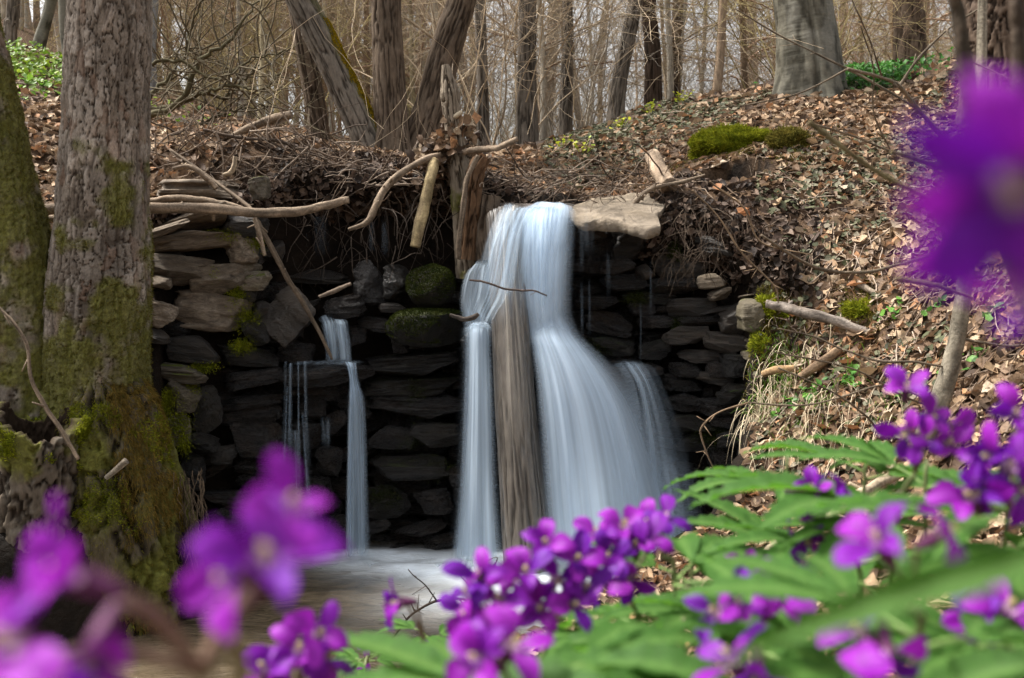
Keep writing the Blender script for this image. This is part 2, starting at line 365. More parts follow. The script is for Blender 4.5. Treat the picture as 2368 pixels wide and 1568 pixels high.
S_DRYM = stonemat('slate_dry_mossy', [(0.05, 0.041, 0.031), (0.17, 0.142, 0.108), (0.32, 0.275, 0.22), (0.16, 0.135, 0.07)], 0.75, 0.42, G_L)
S_WET = stonemat('slate_wet', [(0.005, 0.0045, 0.0045), (0.02, 0.017, 0.0155), (0.052, 0.044, 0.039), (0.036, 0.024, 0.016)], 0.2, 0.0, G_D, 1, 0.75)
S_WETM = stonemat('slate_wet_mossy', [(0.005, 0.0045, 0.004), (0.02, 0.0175, 0.015), (0.05, 0.043, 0.036), (0.03, 0.023, 0.014)], 0.24, 0.36, G_D, 1, 0.75)
S_DAMP = stonemat('slate_damp', [(0.009, 0.0075, 0.006), (0.03, 0.0245, 0.0195), (0.075, 0.061, 0.048), (0.058, 0.041, 0.026)], 0.34, 0.16, G_D, 1)
S_PALE = stonemat('slate_pale', [(0.07, 0.055, 0.04), (0.19, 0.155, 0.115), (0.29, 0.245, 0.19), (0.20, 0.155, 0.10)], 0.8, 0.03, G_L, 0, 0.5)
S_MB = stonemat('boulder_moss', [(0.004, 0.0035, 0.003), (0.012, 0.011, 0.009), (0.026, 0.023, 0.018), (0.018, 0.014, 0.009)], 0.7, 0.55, G_D)
MATS = {'b': S_MB, 'd': S_DRY, 'm': S_DRYM, 'w': S_WET, 'v': S_WETM, 'a': S_DAMP, 'p': S_PALE}
SHP = [stone_shape(100 + k, ICO4, cube=0.50 + 0.06 * (k % 5), cuts=5 + k % 5, rough=.10 + .02 * (k % 4), strata=.08 + .03 * (k % 3), bands=3 + k % 4) for k in range(20)]
_sm = {}
def stone_mesh(k, m):
    if k not in _sm: _sm[k] = mesh_data('stone', SHP[k][0], SHP[k][1], S_WET)
    return _sm[k]
def put_stone(parent, x0, x1, y0, y1, Y, m, rot=0.0, depth=None, name='stone', k=None, yaw=None):
    w, h = (x1 - x0) / FPX * Y, (y1 - y0) / FPX * Y; d = depth or min(max(0.75 * w, 0.12), 0.34)
    k = int(rng.integers(len(SHP))) if k is None else k
    o = add(name, stone_mesh(k, m), parent); o.material_slots[0].link = 'OBJECT'; o.material_slots[0].material = MATS[m]; c = P((x0 + x1) / 2, (y0 + y1) / 2, Y + d * 0.42); org = np.array(parent.get('_o', (0, 0, 0))) if parent else 0
    a = math.radians(rot); ca, sa = abs(math.cos(a)), abs(math.sin(a)); den = max(ca * ca - sa * sa, 0.3)
    ww, hh = max((w * ca - h * sa) / den, 0.35 * w), max((h * ca - w * sa) / den, 0.35 * h)
    o.location = c - org; o.scale = (ww * 1.16, d, hh * 1.24); o.rotation_euler = (rng.normal(0, .06), -a, rng.normal(0, .12) if yaw is None else yaw)
    if rng.random() < 0.5 and abs(rot) < 25: o.scale[0] *= -1
    return o
K1 = 0.3687; K2 = 0.3363
def box_of(cr, a):
    ox, oy, K = {1: (0, 0, K1), 5: (0, 520.3, K1), 6: (578, 520.3, K1), 7: (1156.3, 520.3, K1), 8: (0, 1040.5, K2), 9: (578, 1040.5, K2)}[cr]
    return ox + a[0] * K, ox + a[1] * K, oy + a[2] * K, oy + a[3] * K
def wallY(x, y):
    Y = np.interp(x, [330, 420, 500, 600, 680, 760, 1060, 1330, 1500, 1620, 1700, 1760, 1830], [4.14, 4.2, 4.3, 4.4, 4.5, 4.55, 4.58, 4.62, 4.58, 4.52, 4.42, 4.3, 4.15])
    return Y + np.clip((1290 - y) / 800.0, 0, 1) * 0.13
WL = thing('stone_wall', P(500, 1290, 4.3), 'weathered dry slate wall with mossy ledges between the trunk and the dark niche', 'stone wall')
WC = thing('stone_wall', P(860, 1290, 4.6), 'low black wet slate wall under the two small trickles', 'stone wall')
WR = thing('stone_wall', P(1550, 1290, 4.6), 'dark wet slate wall to the right of the big waterfall', 'stone wall')
LEFT = [(1,(1570,1690,1115,1250),'m',8),(1,(1040,1470,1270,1470),'d',12),(1,(930,1180,1370,1500),'d',20),(1,(1400,1660,1350,1480),'a',0),(5,(905,1480,20,195),'d',8),(5,(1400,1605,62,232),'d',0),(5,(920,1315,185,385),'d',-6),(5,(1205,1520,250,432),'d',4),(5,(1500,1620,230,320),'m',0),(5,(1510,1690,300,400),'m',0),(5,(1520,1610,360,470),'a',0),
 (5,(890,1075,310,405),'d',-8),(5,(1110,1545,412,655),'d',-4),(5,(895,1110,470,655),'d',-18),(5,(1535,1690,590,755),'v',10),(5,(1580,1725,470,600),'a',15),(5,(890,1065,645,745),'a',-10),(5,(1060,1375,690,860),'a',-5),(5,(1365,1735,755,885),'v',-3),(5,(920,1310,860,985),'m',-5),
 (5,(1390,1760,895,1045),'w',8),(5,(1005,1250,968,1170),'m',-4),(5,(1390,1760,1060,1150),'w',4),(5,(1400,1740,1120,1240),'w',0),(5,(1015,1190,1180,1380),'m',0),(5,(1235,1390,1030,1295),'v',0),(5,(1450,1760,1230,1445),'w',-3),(5,(1185,1360,1310,1420),'v',0),(5,(1310,1470,1385,1485),'a',0),(5,(1485,1770,1455,1560),'w',2),
 (8,(1340,1850,255,412),'w',-4),(8,(1620,1900,158,248),'w',0),(8,(1250,1400,60,260),'v',0),(8,(1400,1700,400,560),'w',0),(8,(1350,1650,540,720),'w',0),(8,(1600,1900,420,600),'w',0),(8,(1450,1800,700,860),'w',0),(8,(1300,1500,840,1000),'w',0)]
CENT = [(6,(470,720,440,595),'w',10),(6,(190,395,750,855),'w',0),(6,(615,725,640,745),'w',0),(6,(880,990,660,790),'w',0),(6,(720,1320,775,965),'v',6),(6,(720,1330,935,1055),'v',3),(6,(340,595,862,985),'w',0),(6,(350,600,1000,1100),'w',-3),(6,(740,1340,1045,1195),'w',-2),(6,(560,750,1080,1205),'w',0),(6,(160,465,1245,1405),'w',0),
 (6,(750,1035,1255,1400),'w',-4),(6,(1015,1320,1250,1385),'v',0),(6,(430,570,1395,1510),'w',0),(6,(770,1215,1450,1570),'v',0),(6,(190,600,980,1055),'w',0),(6,(320,490,1095,1190),'w',0),(6,(815,975,490,545),'a',0),(6,(1000,1078,735,778),'a',0),(6,(690,990,580,670),'w',-3),(6,(0,200,1110,1210),'w',0),(6,(480,600,1170,1300),'w',0),
 (9,(815,1095,260,450),'v',0),(9,(1135,1390,265,425),'w',0),(9,(1000,1350,475,605),'w',14),(9,(1190,1450,575,675),'w',5),(9,(830,1150,640,705),'w',4),(9,(540,710,455,625),'w',0),(9,(455,610,55,165),'w',0),(9,(1360,1470,125,235),'w',0),(9,(790,940,475,565),'w',0),(9,(250,560,200,420),'w',0),(9,(200,500,420,620),'w',0),(9,(480,760,600,720),'w',0),(9,(1400,1700,250,420),'w',0),(9,(1420,1720,420,560),'w',0),(9,(1420,1740,560,700),'w',0)]
RIGHT = [(7,(690,975,35,218),'a',6),(7,(635,835,212,312),'w',-3),(7,(965,1285,198,335),'a',-5),(7,(855,965,248,345),'a',20),(7,(635,905,308,405),'w',3),(7,(948,1235,318,435),'w',-4),(7,(1238,1412,305,402),'p',6),(7,(1305,1445,388,475),'d',10),(7,(775,1085,415,495),'v',-3),(7,(465,625,370,445),'w',8),(7,(475,725,450,525),'w',0),(7,(805,965,488,562),'w',0),(7,(955,1085,498,562),'w',10),
 (7,(1055,1335,468,585),'a',0),(7,(1255,1485,498,565),'a',8),(7,(535,835,528,705),'w',-12),(7,(875,1125,558,645),'w',3),(7,(1115,1400,558,645),'w',0),(7,(1385,1585,500,668),'a',0),(7,(585,835,708,812),'v',0),(7,(875,1065,728,835),'v',0),(7,(1025,1295,638,745),'a',0),(7,(1280,1555,668,812),'a',-6),(7,(640,905,820,895),'w',0),(7,(1125,1385,788,862),'a',0),(7,(1395,1535,818,945),'v',0),
 (7,(1235,1455,918,1005),'a',-5),(7,(1075,1265,875,945),'w',0),(7,(1015,1245,938,1035),'w',0),(7,(1355,1565,1000,1115),'v',0),(7,(1045,1265,1058,1155),'w',0),(7,(1245,1505,1098,1185),'w',0),(7,(1075,1335,1198,1295),'v',0),(7,(1325,1505,1198,1265),'w',0),(7,(1365,1545,1288,1385),'v',0),(7,(1095,1305,1318,1405),'v',0),(7,(1295,1400,858,945),'w',0),(7,(430,645,218,295),'w',0),
 (7,(1545,1700,690,800),'m',0),(7,(1520,1640,780,860),'m',10),(7,(1560,1680,860,960),'m',0),(7,(1230,1600,60,260),'a',-18),(7,(1500,1640,420,470),'p',12),(7,(470,700,60,215),'w',0),(7,(840,1010,870,940),'w',0),(7,(1540,1680,1100,1300),'v',0),(7,(1500,1620,1380,1500),'v',0),(7,(1300,1480,1400,1520),'w',0),(7,(1500,1700,1500,1640),'v',0)]
for lst, par in ((LEFT, WL), (CENT, WC), (RIGHT, WR)):
    for cr, a, m, rot in lst:
        x0, x1, y0, y1 = box_of(cr, a); put_stone(par, x0, x1, y0, y1, wallY((x0 + x1) / 2, (y0 + y1) / 2) + rng.uniform(-.03, .03), m, rot)
# the stones behind them that close the joints
for par, xa, xb, ya, yb, ms in ((WL, 345, 660, 560, 1320, 'aw'), (WC, 640, 1100, 850, 1310, 'w'), (WR, 1320, 1790, 570, 1320, 'w'), (WC, 1060, 1360, 640, 1300, 'w')):
    y = ya
    while y < yb:
        x = xa + rng.uniform(-30, 0); hh = rng.uniform(24, 62)
        while x < xb:
            ww = rng.uniform(50, 150); Y = wallY(x + ww / 2, y) + rng.uniform(0.12, 0.22)
            if not (par is WL and x < 500 and y > 1150): put_stone(par, x, x + ww, y + rng.uniform(-10, 10), y + hh + rng.uniform(-4, 10), Y, ms[int(rng.integers(len(ms)))] if y > 620 else ms[0], rng.normal(0, 9), depth=0.2)
            x += ww * 0.97
        y += hh * 0.95
for par, spots_ in ((WL, [(582,562,18,10),(545,690,14,26),(575,745,16,20),(560,800,14,10),(470,848,18,8),(440,900,12,24),(400,915,14,14),(395,985,20,26),(425,1000,12,30),(380,940,10,18),(520,545,20,8),(500,640,10,8)]), (WR, [(1472,690,16,10),(1568,748,10,8),(1380,800,24,10),(1560,585,10,14),(1650,1010,30,16)]), (WC, [(960,920,16,22),(935,1015,18,12),(1000,1085,34,12),(890,1150,22,16)])):
    for x, y, sx_, sy_ in spots_:
        n_ = 1100; Y = float(wallY(x, y)); c_ = P(x, y, Y + .03); o_ = rng.normal(0, 1, (n_, 3)) * np.array([sx_, 14, sy_]) / FPX * Y * .8; fuzz('moss', par, c_ + o_, unit(o_ * np.array([1, .3, 1]) + np.array([0, -.03, .01])), .011, .0014, M_MOSS if par is WL else M_MOSSD, .1, .2)
# single boulders and slabs
def boulder(name, x0, x1, y0, y1, Y, m, seed, label, rot=0, depth=None, **kw):
    w, h = (x1 - x0) / FPX * Y, (y1 - y0) / FPX * Y; d = depth or w * 0.8; V, F = stone_shape(seed, ICO5, **kw); V = V * np.array([w, d, h]) * 1.04
    a = math.radians(rot); ca, sa = math.cos(a), math.sin(a); V = np.stack([V[:, 0] * ca - V[:, 2] * sa, V[:, 1], V[:, 0] * sa + V[:, 2] * ca], -1)
    V += P((x0 + x1) / 2, (y0 + y1) / 2, Y + d * 0.45)
    o = origin_of(mk(name, V, F, MATS[m], label=label, cat='boulder' if 'boulder' in name else 'slab')); return o, V, F
def top_moss(o, V, F, n, ln, mat, side=0.0, zmin=0.25):
    tri = V[F]; N = unit(np.cross(tri[:, 1] - tri[:, 0], tri[:, 2] - tri[:, 0])); cen = tri.mean(1)
    m = (N[:, 2] + side * -N[:, 1] > zmin + 0.35 * fbm(cen * 14, 3, 44)); k = rng.choice(np.where(m)[0], n); w = rng.dirichlet((1, 1, 1), n)
    fuzz('moss', o, (tri[k] * w[:, :, None]).sum(1), N[k], ln, 0.0016, mat)
b1 = boulder('mossy_boulder', 940, 1052, 612, 716, 4.56, 'b', 11, 'round dark boulder capped with green moss beside the log in the falls', depth=.24, cube=.08, cuts=2, strata=.0); top_moss(*b1, 9000, 0.007, M_MOSSD, 0.6, 0.15)
b2 = boulder('mossy_boulder', 892, 1082, 714, 804, 4.48, 'b', 12, 'wide dark boulder with moss hanging over its lip left of the falls', depth=.3, cube=.25, cuts=3, strata=.03); top_moss(*b2, 9000, 0.010, M_MOSSD, 0.35, 0.2)
boulder('dark_boulder', 818, 906, 600, 706, 4.7, 'w', 13, 'black lumpy boulder beneath the hanging pale stick', depth=.26, cube=.45, cuts=5)
boulder('dark_boulder', 885, 950, 612, 700, 4.68, 'v', 14, 'small dark boulder squeezed behind the round mossy one', depth=.2, cube=.4, cuts=4)
boulder('leaning_slab', 612, 716, 668, 792, 4.5, 'a', 15, 'grey slate slab leaning steeply beside the upper trickle', rot=-42, depth=.12, cube=.8, cuts=4)
boulder('flat_slab', 345, 566, 418, 478, 4.5, 'd', 16, 'broad brown grey slab on top of the left wall behind the long pale branch', depth=.5, cube=.7, cuts=5, rough=.06)
boulder('mossy_boulder', 1700, 1760, 690, 770, 4.28, 'm', 17, 'pale mossy boulder at the top end of the right wall under the grey branch', depth=.25, cuts=5)
# the pale slab that reaches over the lip of the falls
out = np.array([(435,1300),(470,1275),(570,1245),(700,1235),(880,1210),(1000,1215),(1070,1260),(1030,1290),(990,1340),(1010,1410),(930,1440),(860,1425),(750,1395),(630,1380),(530,1390),(480,1380),(440,1350)], float)
def slab(outline, thick):
    m = 160; q = np.vstack([outline, outline[:1]]); seg = np.concatenate([[0], np.cumsum(np.linalg.norm(np.diff(q, axis=0), axis=1))])
    s = np.linspace(0, seg[-1], m, endpoint=False); o = np.stack([np.interp(s, seg, q[:, 0]), np.interp(s, seg, q[:, 1])], -1); o += 6 * np.stack([fbm(np.stack([s * .022, s * 0, s * 0], -1), 3, k) for k in (1, 2)], -1)
    cen = o.mean(0); rings = [(0.02, 0), (.3, 0), (.5, 0), (.68, 0), (.82, 0), (.92, 0), (.975, 0), (1, .15), (1.0, .5), (.97, .9), (.8, 1), (.4, 1), (.02, 1)]; V = []
    for k, (f, dz) in enumerate(rings):
        xy = cen + (o - cen) * f; p = np.array([P(1156.3 + a * K1, b * K1, np.interp(b, [1200, 1440], [4.92, 4.40])) for a, b in xy])
        nn = fbm(p * np.array([7, 4, 1]), 4, 61); q_ = 3.5 * nn + 4; lay = (np.floor(q_) + sstep(.7, 1, q_ - np.floor(q_))) * 0.008 - .03
        p[:, 2] += (lay + 0.006 * fbm(p * 30, 3, 62)) * (dz == 0); p[:, 2] -= dz * thick * (0.9 + 0.25 * vnoise(p * 7, 63)); V.append(p)
    V = np.vstack(V); F = gridF(m, len(rings), True); return V, F
V, F = slab(out, 0.055); origin_of(mk('pale_slab', V, F[:, ::-1], S_PALE, smooth=False, label='pale tan flat slab jutting over the lip of the waterfall', cat='slab'))

# ------------------------------------------------------------------ bark
M_BARK = vmat('flaky_bark', 0.9, 0.15, 130, 0.38, 0.7, 0.004, (1, 1, 0.6)); M_BARK2 = vmat('furrowed_bark', 0.92, 0.12, 70, 0.35, 0.6, 0.004, (1, 1, 0.35)); M_BEECH = vmat('beech_bark', 0.7, 0.25, 40, 0.25, 0.35, 0.003, (1, 1, 2.0)); M_WETLOG = vmat('wet_log', 0.38, 0.5, 60, 0.30, 0.6, 0.004, (1, 1, 0.25), coat=0.25); M_WOOD = vmat('dead_wood', 0.85, 0.15, 110, 0.45, 0.9, 0.004, (1, 1, 1))
def voro(a, b, nc, s):
    ia, ib = np.floor(a).astype(int), np.floor(b).astype(int); f1 = np.full(a.shape, 9.0); f2 = f1.copy(); cid = np.zeros(a.shape)
    for dx in (-1, 0, 1):
        for dy in (-1, 0, 1):
            cx, cy = (ia + dx) % nc, ib + dy; z = cx * 0
            px = ia + dx + 0.5 + 0.8 * (hash3(cx, cy, z, s) - .5); py = ib + dy + 0.5 + 0.8 * (hash3(cx, cy, z, s + 1) - .5)
            d = 0.45 * np.hypot(a - px, b - py) + 0.65 * np.maximum(np.abs(a - px), np.abs(b - py)); h = hash3(cx, cy, z, s + 2); n = d < f1
            f2 = np.where(n, f1, np.minimum(f2, d)); cid = np.where(n, h, cid); f1 = np.where(n, d, f1)
    return f1, f2, cid
def trunk_surface(path, rad, nth, ns, style, seed, flare=None, cell=(0.026, 0.05), cols=None, amp=1.0, moss=None):
    """round trunk with real bark relief; returns verts, faces, colours, moss mask, normals"""
    path = catmull(path, ns); rad = np.interp(np.linspace(0, 1, ns), np.linspace(0, 1, len(rad)), rad); t, N, B = frames(path)
    s = np.concatenate([[0], np.cumsum(np.linalg.norm(np.diff(path, axis=0), axis=1))]); th = np.arange(nth) * 2 * math.pi / nth
    TH, S = np.meshgrid(th, s); th_, s_ = TH.ravel(), S.ravel(); R = np.repeat(rad, nth)
    nrm = (np.cos(TH)[..., None] * N[:, None] + np.sin(TH)[..., None] * B[:, None]).reshape(-1, 3)
    R0 = float(np.median(rad)); cyl = np.stack([np.cos(th_) * R0, np.sin(th_) * R0, s_], -1)
    low = 1 + 0.05 * fbm(cyl * np.array([5, 5, 2.0]), 3, seed)
    if flare is not None: low = low + flare(th_, s_, nrm)
    if style == 'flaky':
        nc = int(round(2 * math.pi * R0 / cell[0])); wv = 0.75
        a = (th_ / (2 * math.pi) * nc + wv * fbm(cyl * np.array([30, 30, 16]), 4, seed + 1, .6)) % nc; b = s_ / cell[1] + hash3(np.floor(a).astype(int), np.floor(a).astype(int) * 0, np.floor(a).astype(int) * 0, 3) + 1.0 * fbm(cyl * 26, 4, seed + 2, .6)
        f1, f2, cid = voro(a, b, nc, seed); e = sstep(0.0, 0.12, f2 - f1 + .05 * fbm(cyl * 110, 2, seed + 8)); fis = sstep(0.02, .22, np.abs(fbm(np.stack([cyl[:, 0] / .05, cyl[:, 1] / .05, s_ / .30], -1), 3, seed + 12)) * 1.8); e = e * (.42 + .58 * fis); nc2 = nc * 2
        g1, g2, cid2 = voro(th_ / (2 * math.pi) * nc2 + .4 * fbm(cyl * 60, 2, seed + 3), s_ / cell[1] * 2.2 + .4 * fbm(cyl * 60, 2, seed + 4), nc2, seed + 9); e2 = sstep(0.0, 0.14, g2 - g1); ia0 = np.zeros(len(a), int)
        lift = (cid - .5) * 0.007 + (hash3((cid * 1e5).astype(int), ia0, ia0, 6) - .5) * 0.010 * (a - np.floor(a) - .5) + (hash3((cid * 1e5).astype(int), ia0, ia0, 7) - .5) * .008 * (b - np.floor(b) - .5)
        d = amp * (e * 0.0095 + lift * e + e2 * 0.0010 + 0.002 * fbm(cyl * 90, 2, seed + 5)) - 0.006
        k = (e * (0.7 + 0.3 * e2))[:, None]; lf = (0.75 + 0.5 * fbm(cyl * np.array([6, 6, 3]), 3, seed + 6))[:, None]
        c = np.array(cols[0]) * (1 - k) + (np.array(cols[1]) * (1 - cid[:, None]) + np.array(cols[2]) * cid[:, None]) * lf * k
        red = sstep(0.85, .95, hash3((cid * 1e6).astype(int), (cid * 0).astype(int), (cid * 0).astype(int), 5))[:, None] * 0.35; c = c * (1 - red) + np.array(cols[3]) * red
    elif style == 'furrow':
        n = fbm(np.stack([cyl[:, 0] / cell[0], cyl[:, 1] / cell[0], s_ / cell[1]], -1), 3, seed + 1); r = 1 - np.abs(n) * 2.4; r = np.clip(r, -1, 1)
        n2 = fbm(np.stack([cyl[:, 0] / cell[0] * 3, cyl[:, 1] / cell[0] * 3, s_ / cell[1] * 2.2], -1), 3, seed + 2)
        e = sstep(0.0, 0.42, np.abs(n) * 2.2 + .30 * n2); d = amp * (e * 0.010 + 0.003 * n2 - 0.005); k = e[:, None]
        c = np.array(cols[0]) * (1 - k) + np.array(cols[1]) * k; lf = (0.9 + 0.35 * fbm(cyl * np.array([5, 5, 2.5]), 3, seed + 3))[:, None]; c = c * lf
        if len(cols) > 2: q = sstep(.0, .6, fbm(cyl * np.array([34, 34, 16]), 4, seed + 4, .65))[:, None] * .55; c = c * (1 - q) + np.array(cols[2]) * q * (.6 + .4 * k)
    else:
        n = fbm(cyl * np.array([7, 7, 2.5]), 4, seed + 1); wr = fbm(cyl * np.array([30, 30, 9]), 4, seed + 2); d = amp * (0.014 * n + 0.003 * wr + .0012 * fbm(cyl * np.array([9, 9, 80]), 2, seed + 8))
        k = sstep(-.35, .35, .7 * n + 1.3 * wr)[:, None]; c = np.array(cols[0]) * (1 - k) + np.array(cols[1]) * k; q = sstep(.15, .5, fbm(cyl * np.array([9, 9, 5]), 3, seed + 4))[:, None] * .7; c = c * (1 - q) + np.array(cols[2]) * q
    V = np.repeat(path, nth, 0) + nrm * (R * low + d)[:, None]; mk_ = np.zeros(len(V))
    if moss is not None:
        mk_ = np.clip(moss(V, nrm, fbm(cyl * 9, 4, seed + 7)), 0, 1); V += nrm * (mk_ * 0.004 * (1 + fbm(cyl * 60, 2, 3)))[:, None]
        mc = np.array([0.105, 0.105, 0.018]) * (0.7 + 0.6 * hash3((th_ * 900).astype(int), (s_ * 900).astype(int), (s_ * 0).astype(int), 1))[:, None]; c = c * (1 - mk_[:, None] * .85) + mc * mk_[:, None] * .85
    return V, gridF(nth, ns, True), np.clip(c, 0.002, 1), mk_, nrm
def ppath(pts, Y): return [P(x, y, Y if np.isscalar(Y) else Y[i]) for i, (x, y) in enumerate(pts)]

FLK = [(0.026, 0.017, 0.011), (0.21, 0.168, 0.13), (0.37, 0.315, 0.262), (0.17, 0.09, 0.055)]
def tree_thing(name, base, label, cat='tree', group=None): return thing(name, base, label, cat, group)
# big flaky trunk at the left
T = tree_thing('flaky_bark_tree', P(205, 1400, 4.0), 'thick flaky barked trunk with a mossy foot left of the falls')
pts = [(205,1480),(208,1300),(212,1100),(216,950),(222,800),(230,650),(237,500),(245,250),(254,0),(262,-400),(268,-900),(272,-1500)]
ws = [300,290,262,232,222,214,197,183,170,160,145,120]
Y0 = 4.0; path = ppath(pts, Y0); rad = [w / 2 / FPX * Y0 for w in ws]
def fl(th, s, nrm):
    z = np.clip(1 - s / 1.25, 0, 1) ** 1.5; lob = np.maximum(0, np.cos(3 * th + .6)) ** 1.5 * .55 + np.maximum(0, np.cos(5 * th + 2.2)) ** 2 * .35
    return z * (0.15 + lob)
V, F, c, mm, nr = trunk_surface(path, rad, 280, 560, 'flaky', 21, fl, (0.036, 0.078), FLK, 1.1,
    lambda V, n, f: sstep(0.15, 0.55, f * .9 + np.interp(V[:, 2], [0, .7, 1.0, 1.3, 1.6, 2.2], [.75, .62, .42, .12, .0, -.5]) + 0.25 * np.clip(n[:, 0], 0, 1) + .1))
mk('trunk', V, F, M_BARK, T, True, c)
ok = np.where((mm > .45) & (V[:, 2] < 2.0) & (V[:, 1] < 4.15))[0]; k = rng.choice(ok, 26000); fuzz('moss', T, V[k] + rng.normal(0, .002, (26000, 3)), nr[k], 0.010, 0.0011, M_MOSSO, -0.1)
low = ok[(V[ok, 2] < .75) & (fbm(V[ok] * 5, 3, 77) > 0.05)]; k = rng.choice(low, 14000); fuzz('moss', T, V[k] + rng.normal(0, .003, (14000, 3)), nr[k], 0.012, 0.0015, M_MOSS, 0.1)
V, F, c, mm, nr = trunk_surface(ppath([(285,1560),(290,1440),(292,1320),(286,1210),(272,1110),(258,1010),(246,930),(238,860)], [3.80,3.80,3.81,3.83,3.86,3.89,3.93,3.97]), [w / 2 / FPX * 3.85 for w in (285,292,290,272,246,214,180,110)], 220, 260, 'furrow', 25,
    lambda th, s, n: .10 * np.sin(3 * th + 4 * s) + .08 * np.cos(5 * th + 1 - 3 * s) + .05 * np.cos(9 * th + 6 * s), (0.05, 0.11), [(0.018, 0.013, 0.008), (0.095, 0.075, 0.048), (0.10, 0.095, 0.06)], 3.0, lambda V, n, f: sstep(-.25, .35, f + .1))
mk('root_mass', V, F, M_BARK2, T, True, c)
fr = np.where((nr[:, 1] < .35) & (V[:, 2] > -.05))[0]; f1 = fbm(V[fr] * 6, 3, 78); f2_ = fbm(V[fr] * 4, 3, 79)
k = rng.choice(fr, 20000); fuzz('moss', T, V[k] + rng.normal(0, .003, (20000, 3)), nr[k], 0.014, 0.0011, M_MOSSO, -0.4, .4)
k = rng.choice(fr[f1 > .18], 16000); fuzz('moss', T, V[k] + rng.normal(0, .004, (16000, 3)), nr[k], 0.013, 0.0015, M_MOSS, 0.1)
k = rng.choice(fr[(nr[fr, 0] > .35) & (f2_ > -.1)], 12000); fuzz('moss', T, V[k] + rng.normal(0, .004, (12000, 3)), nr[k], 0.022, 0.0010, mossmat('moss_rust', (0.13, 0.085, 0.02), (0.20, 0.13, 0.03)), -0.9, .6)
A_ = Acc()
for q in range(150):
    p0 = P(rng.uniform(395, 470), rng.uniform(1080, 1330), 3.86 + rng.uniform(-.06, .1)); L = rng.uniform(.06, .28); pp = [p0]
    for i_ in range(6): pp.append(pp[-1] + np.array([rng.normal(.002, .008), rng.normal(0, .008), -L / 6]))
    add_tube(A_, pp, np.linspace(.0022, .0008, 7) * rng.uniform(.5, 1.4), 4, np.array([.13, .095, .065]) * rng.uniform(.5, 1.4), False)
A_.build('rootlets', M_WOOD, T, kind='stuff')
# second trunk at the edge of the picture
T2 = tree_thing('flaky_bark_tree', P(0, 1300, 3.95), 'leaning mossy trunk at the left edge beside the thick one')
V, F, c, mm, nr = trunk_surface(ppath([(60,1400),(50,1150),(36,900),(22,720),(5,560),(-25,400),(-60,200),(-100,0),(-190,-500),(-300,-1200)], 3.98), [w / 2 / FPX * 3.98 for w in (270,255,235,215,200,178,165,150,130,100)], 150, 360, 'flaky', 31, lambda th, s, n: np.clip(1 - s / 1.1, 0, 1) ** 1.5 * (.1 + .4 * np.maximum(0, np.cos(4 * th))), (0.036, 0.078), FLK, 1.1,
    lambda V, n, f: sstep(0.1, 0.5, f * .9 + np.interp(V[:, 2], [0, .7, 1.3, 2.2], [.5, .4, .25, .05]) + 0.35 * np.clip(n[:, 0], 0, 1)))
mk('trunk', V, F, M_BARK, T2, True, c)
ok = np.where((mm > .5) & (V[:, 2] < 2.6) & (V[:, 1] < 4.1))[0]; k = rng.choice(ok, 12000); fuzz('moss', T2, V[k], nr[k], 0.009, 0.0011, M_MOSSO, -0.1)
# hollow rotten stump in front of it
ST = tree_thing('hollow_stump', P(70, 1450, 3.62), 'hollow rotten stump with a green moss rim below the leaning trunk', 'tree stump')
nth, ns = 150, 120; V, F, c, mm, nr = trunk_surface(ppath([(75,1560),(78,1400),(82,1250),(88,1100),(90,985)], 3.66), [w / 2 / FPX * 3.66 for w in (300,262,228,205,196)], nth, ns, 'furrow', 41, lambda th, s, n: np.clip(1 - s / .6, 0, 1) ** 1.5 * .3 * np.maximum(0, np.cos(5 * th)), (0.03, 0.07), [(0.022, 0.015, 0.010), (0.125, 0.10, 0.075), (0.17, 0.155, 0.13)], 1.6,
    lambda V, n, f: sstep(.2, .55, f + np.interp(V[:, 2], [0.2, .55, .72, .8], [-.2, .0, .35, .7])))
G_ = V.reshape(ns, nth, 3); cg = c.reshape(ns, nth, 3); jag = 0.10 * fbm(np.stack([np.cos(np.arange(nth) * 2 * math.pi / nth) * 2, np.sin(np.arange(nth) * 2 * math.pi / nth) * 2, np.zeros(nth)], -1), 4, 5)
zt = np.linspace(0, 1, ns)[:, None]; G_[:, :, 2] += jag[None] * zt ** 3
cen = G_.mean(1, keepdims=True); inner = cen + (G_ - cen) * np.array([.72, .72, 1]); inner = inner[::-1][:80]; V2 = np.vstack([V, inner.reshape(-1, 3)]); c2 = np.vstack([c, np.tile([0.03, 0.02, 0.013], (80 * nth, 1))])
mk('trunk', V2, gridF(nth, ns + 80, True), M_BARK2, ST, True, c2)
rim = G_[-14:].reshape(-1, 3); rn = nr.reshape(ns, nth, 3)[-14:].reshape(-1, 3); q = np.where(fbm(rim * 7, 3, 12) > -.15)[0]; k = rng.choice(q, 9000); fuzz('moss', ST, rim[k] + rng.normal(0, .006, (9000, 3)), rn[k], 0.014, 0.0016, M_MOSS, 0.7)

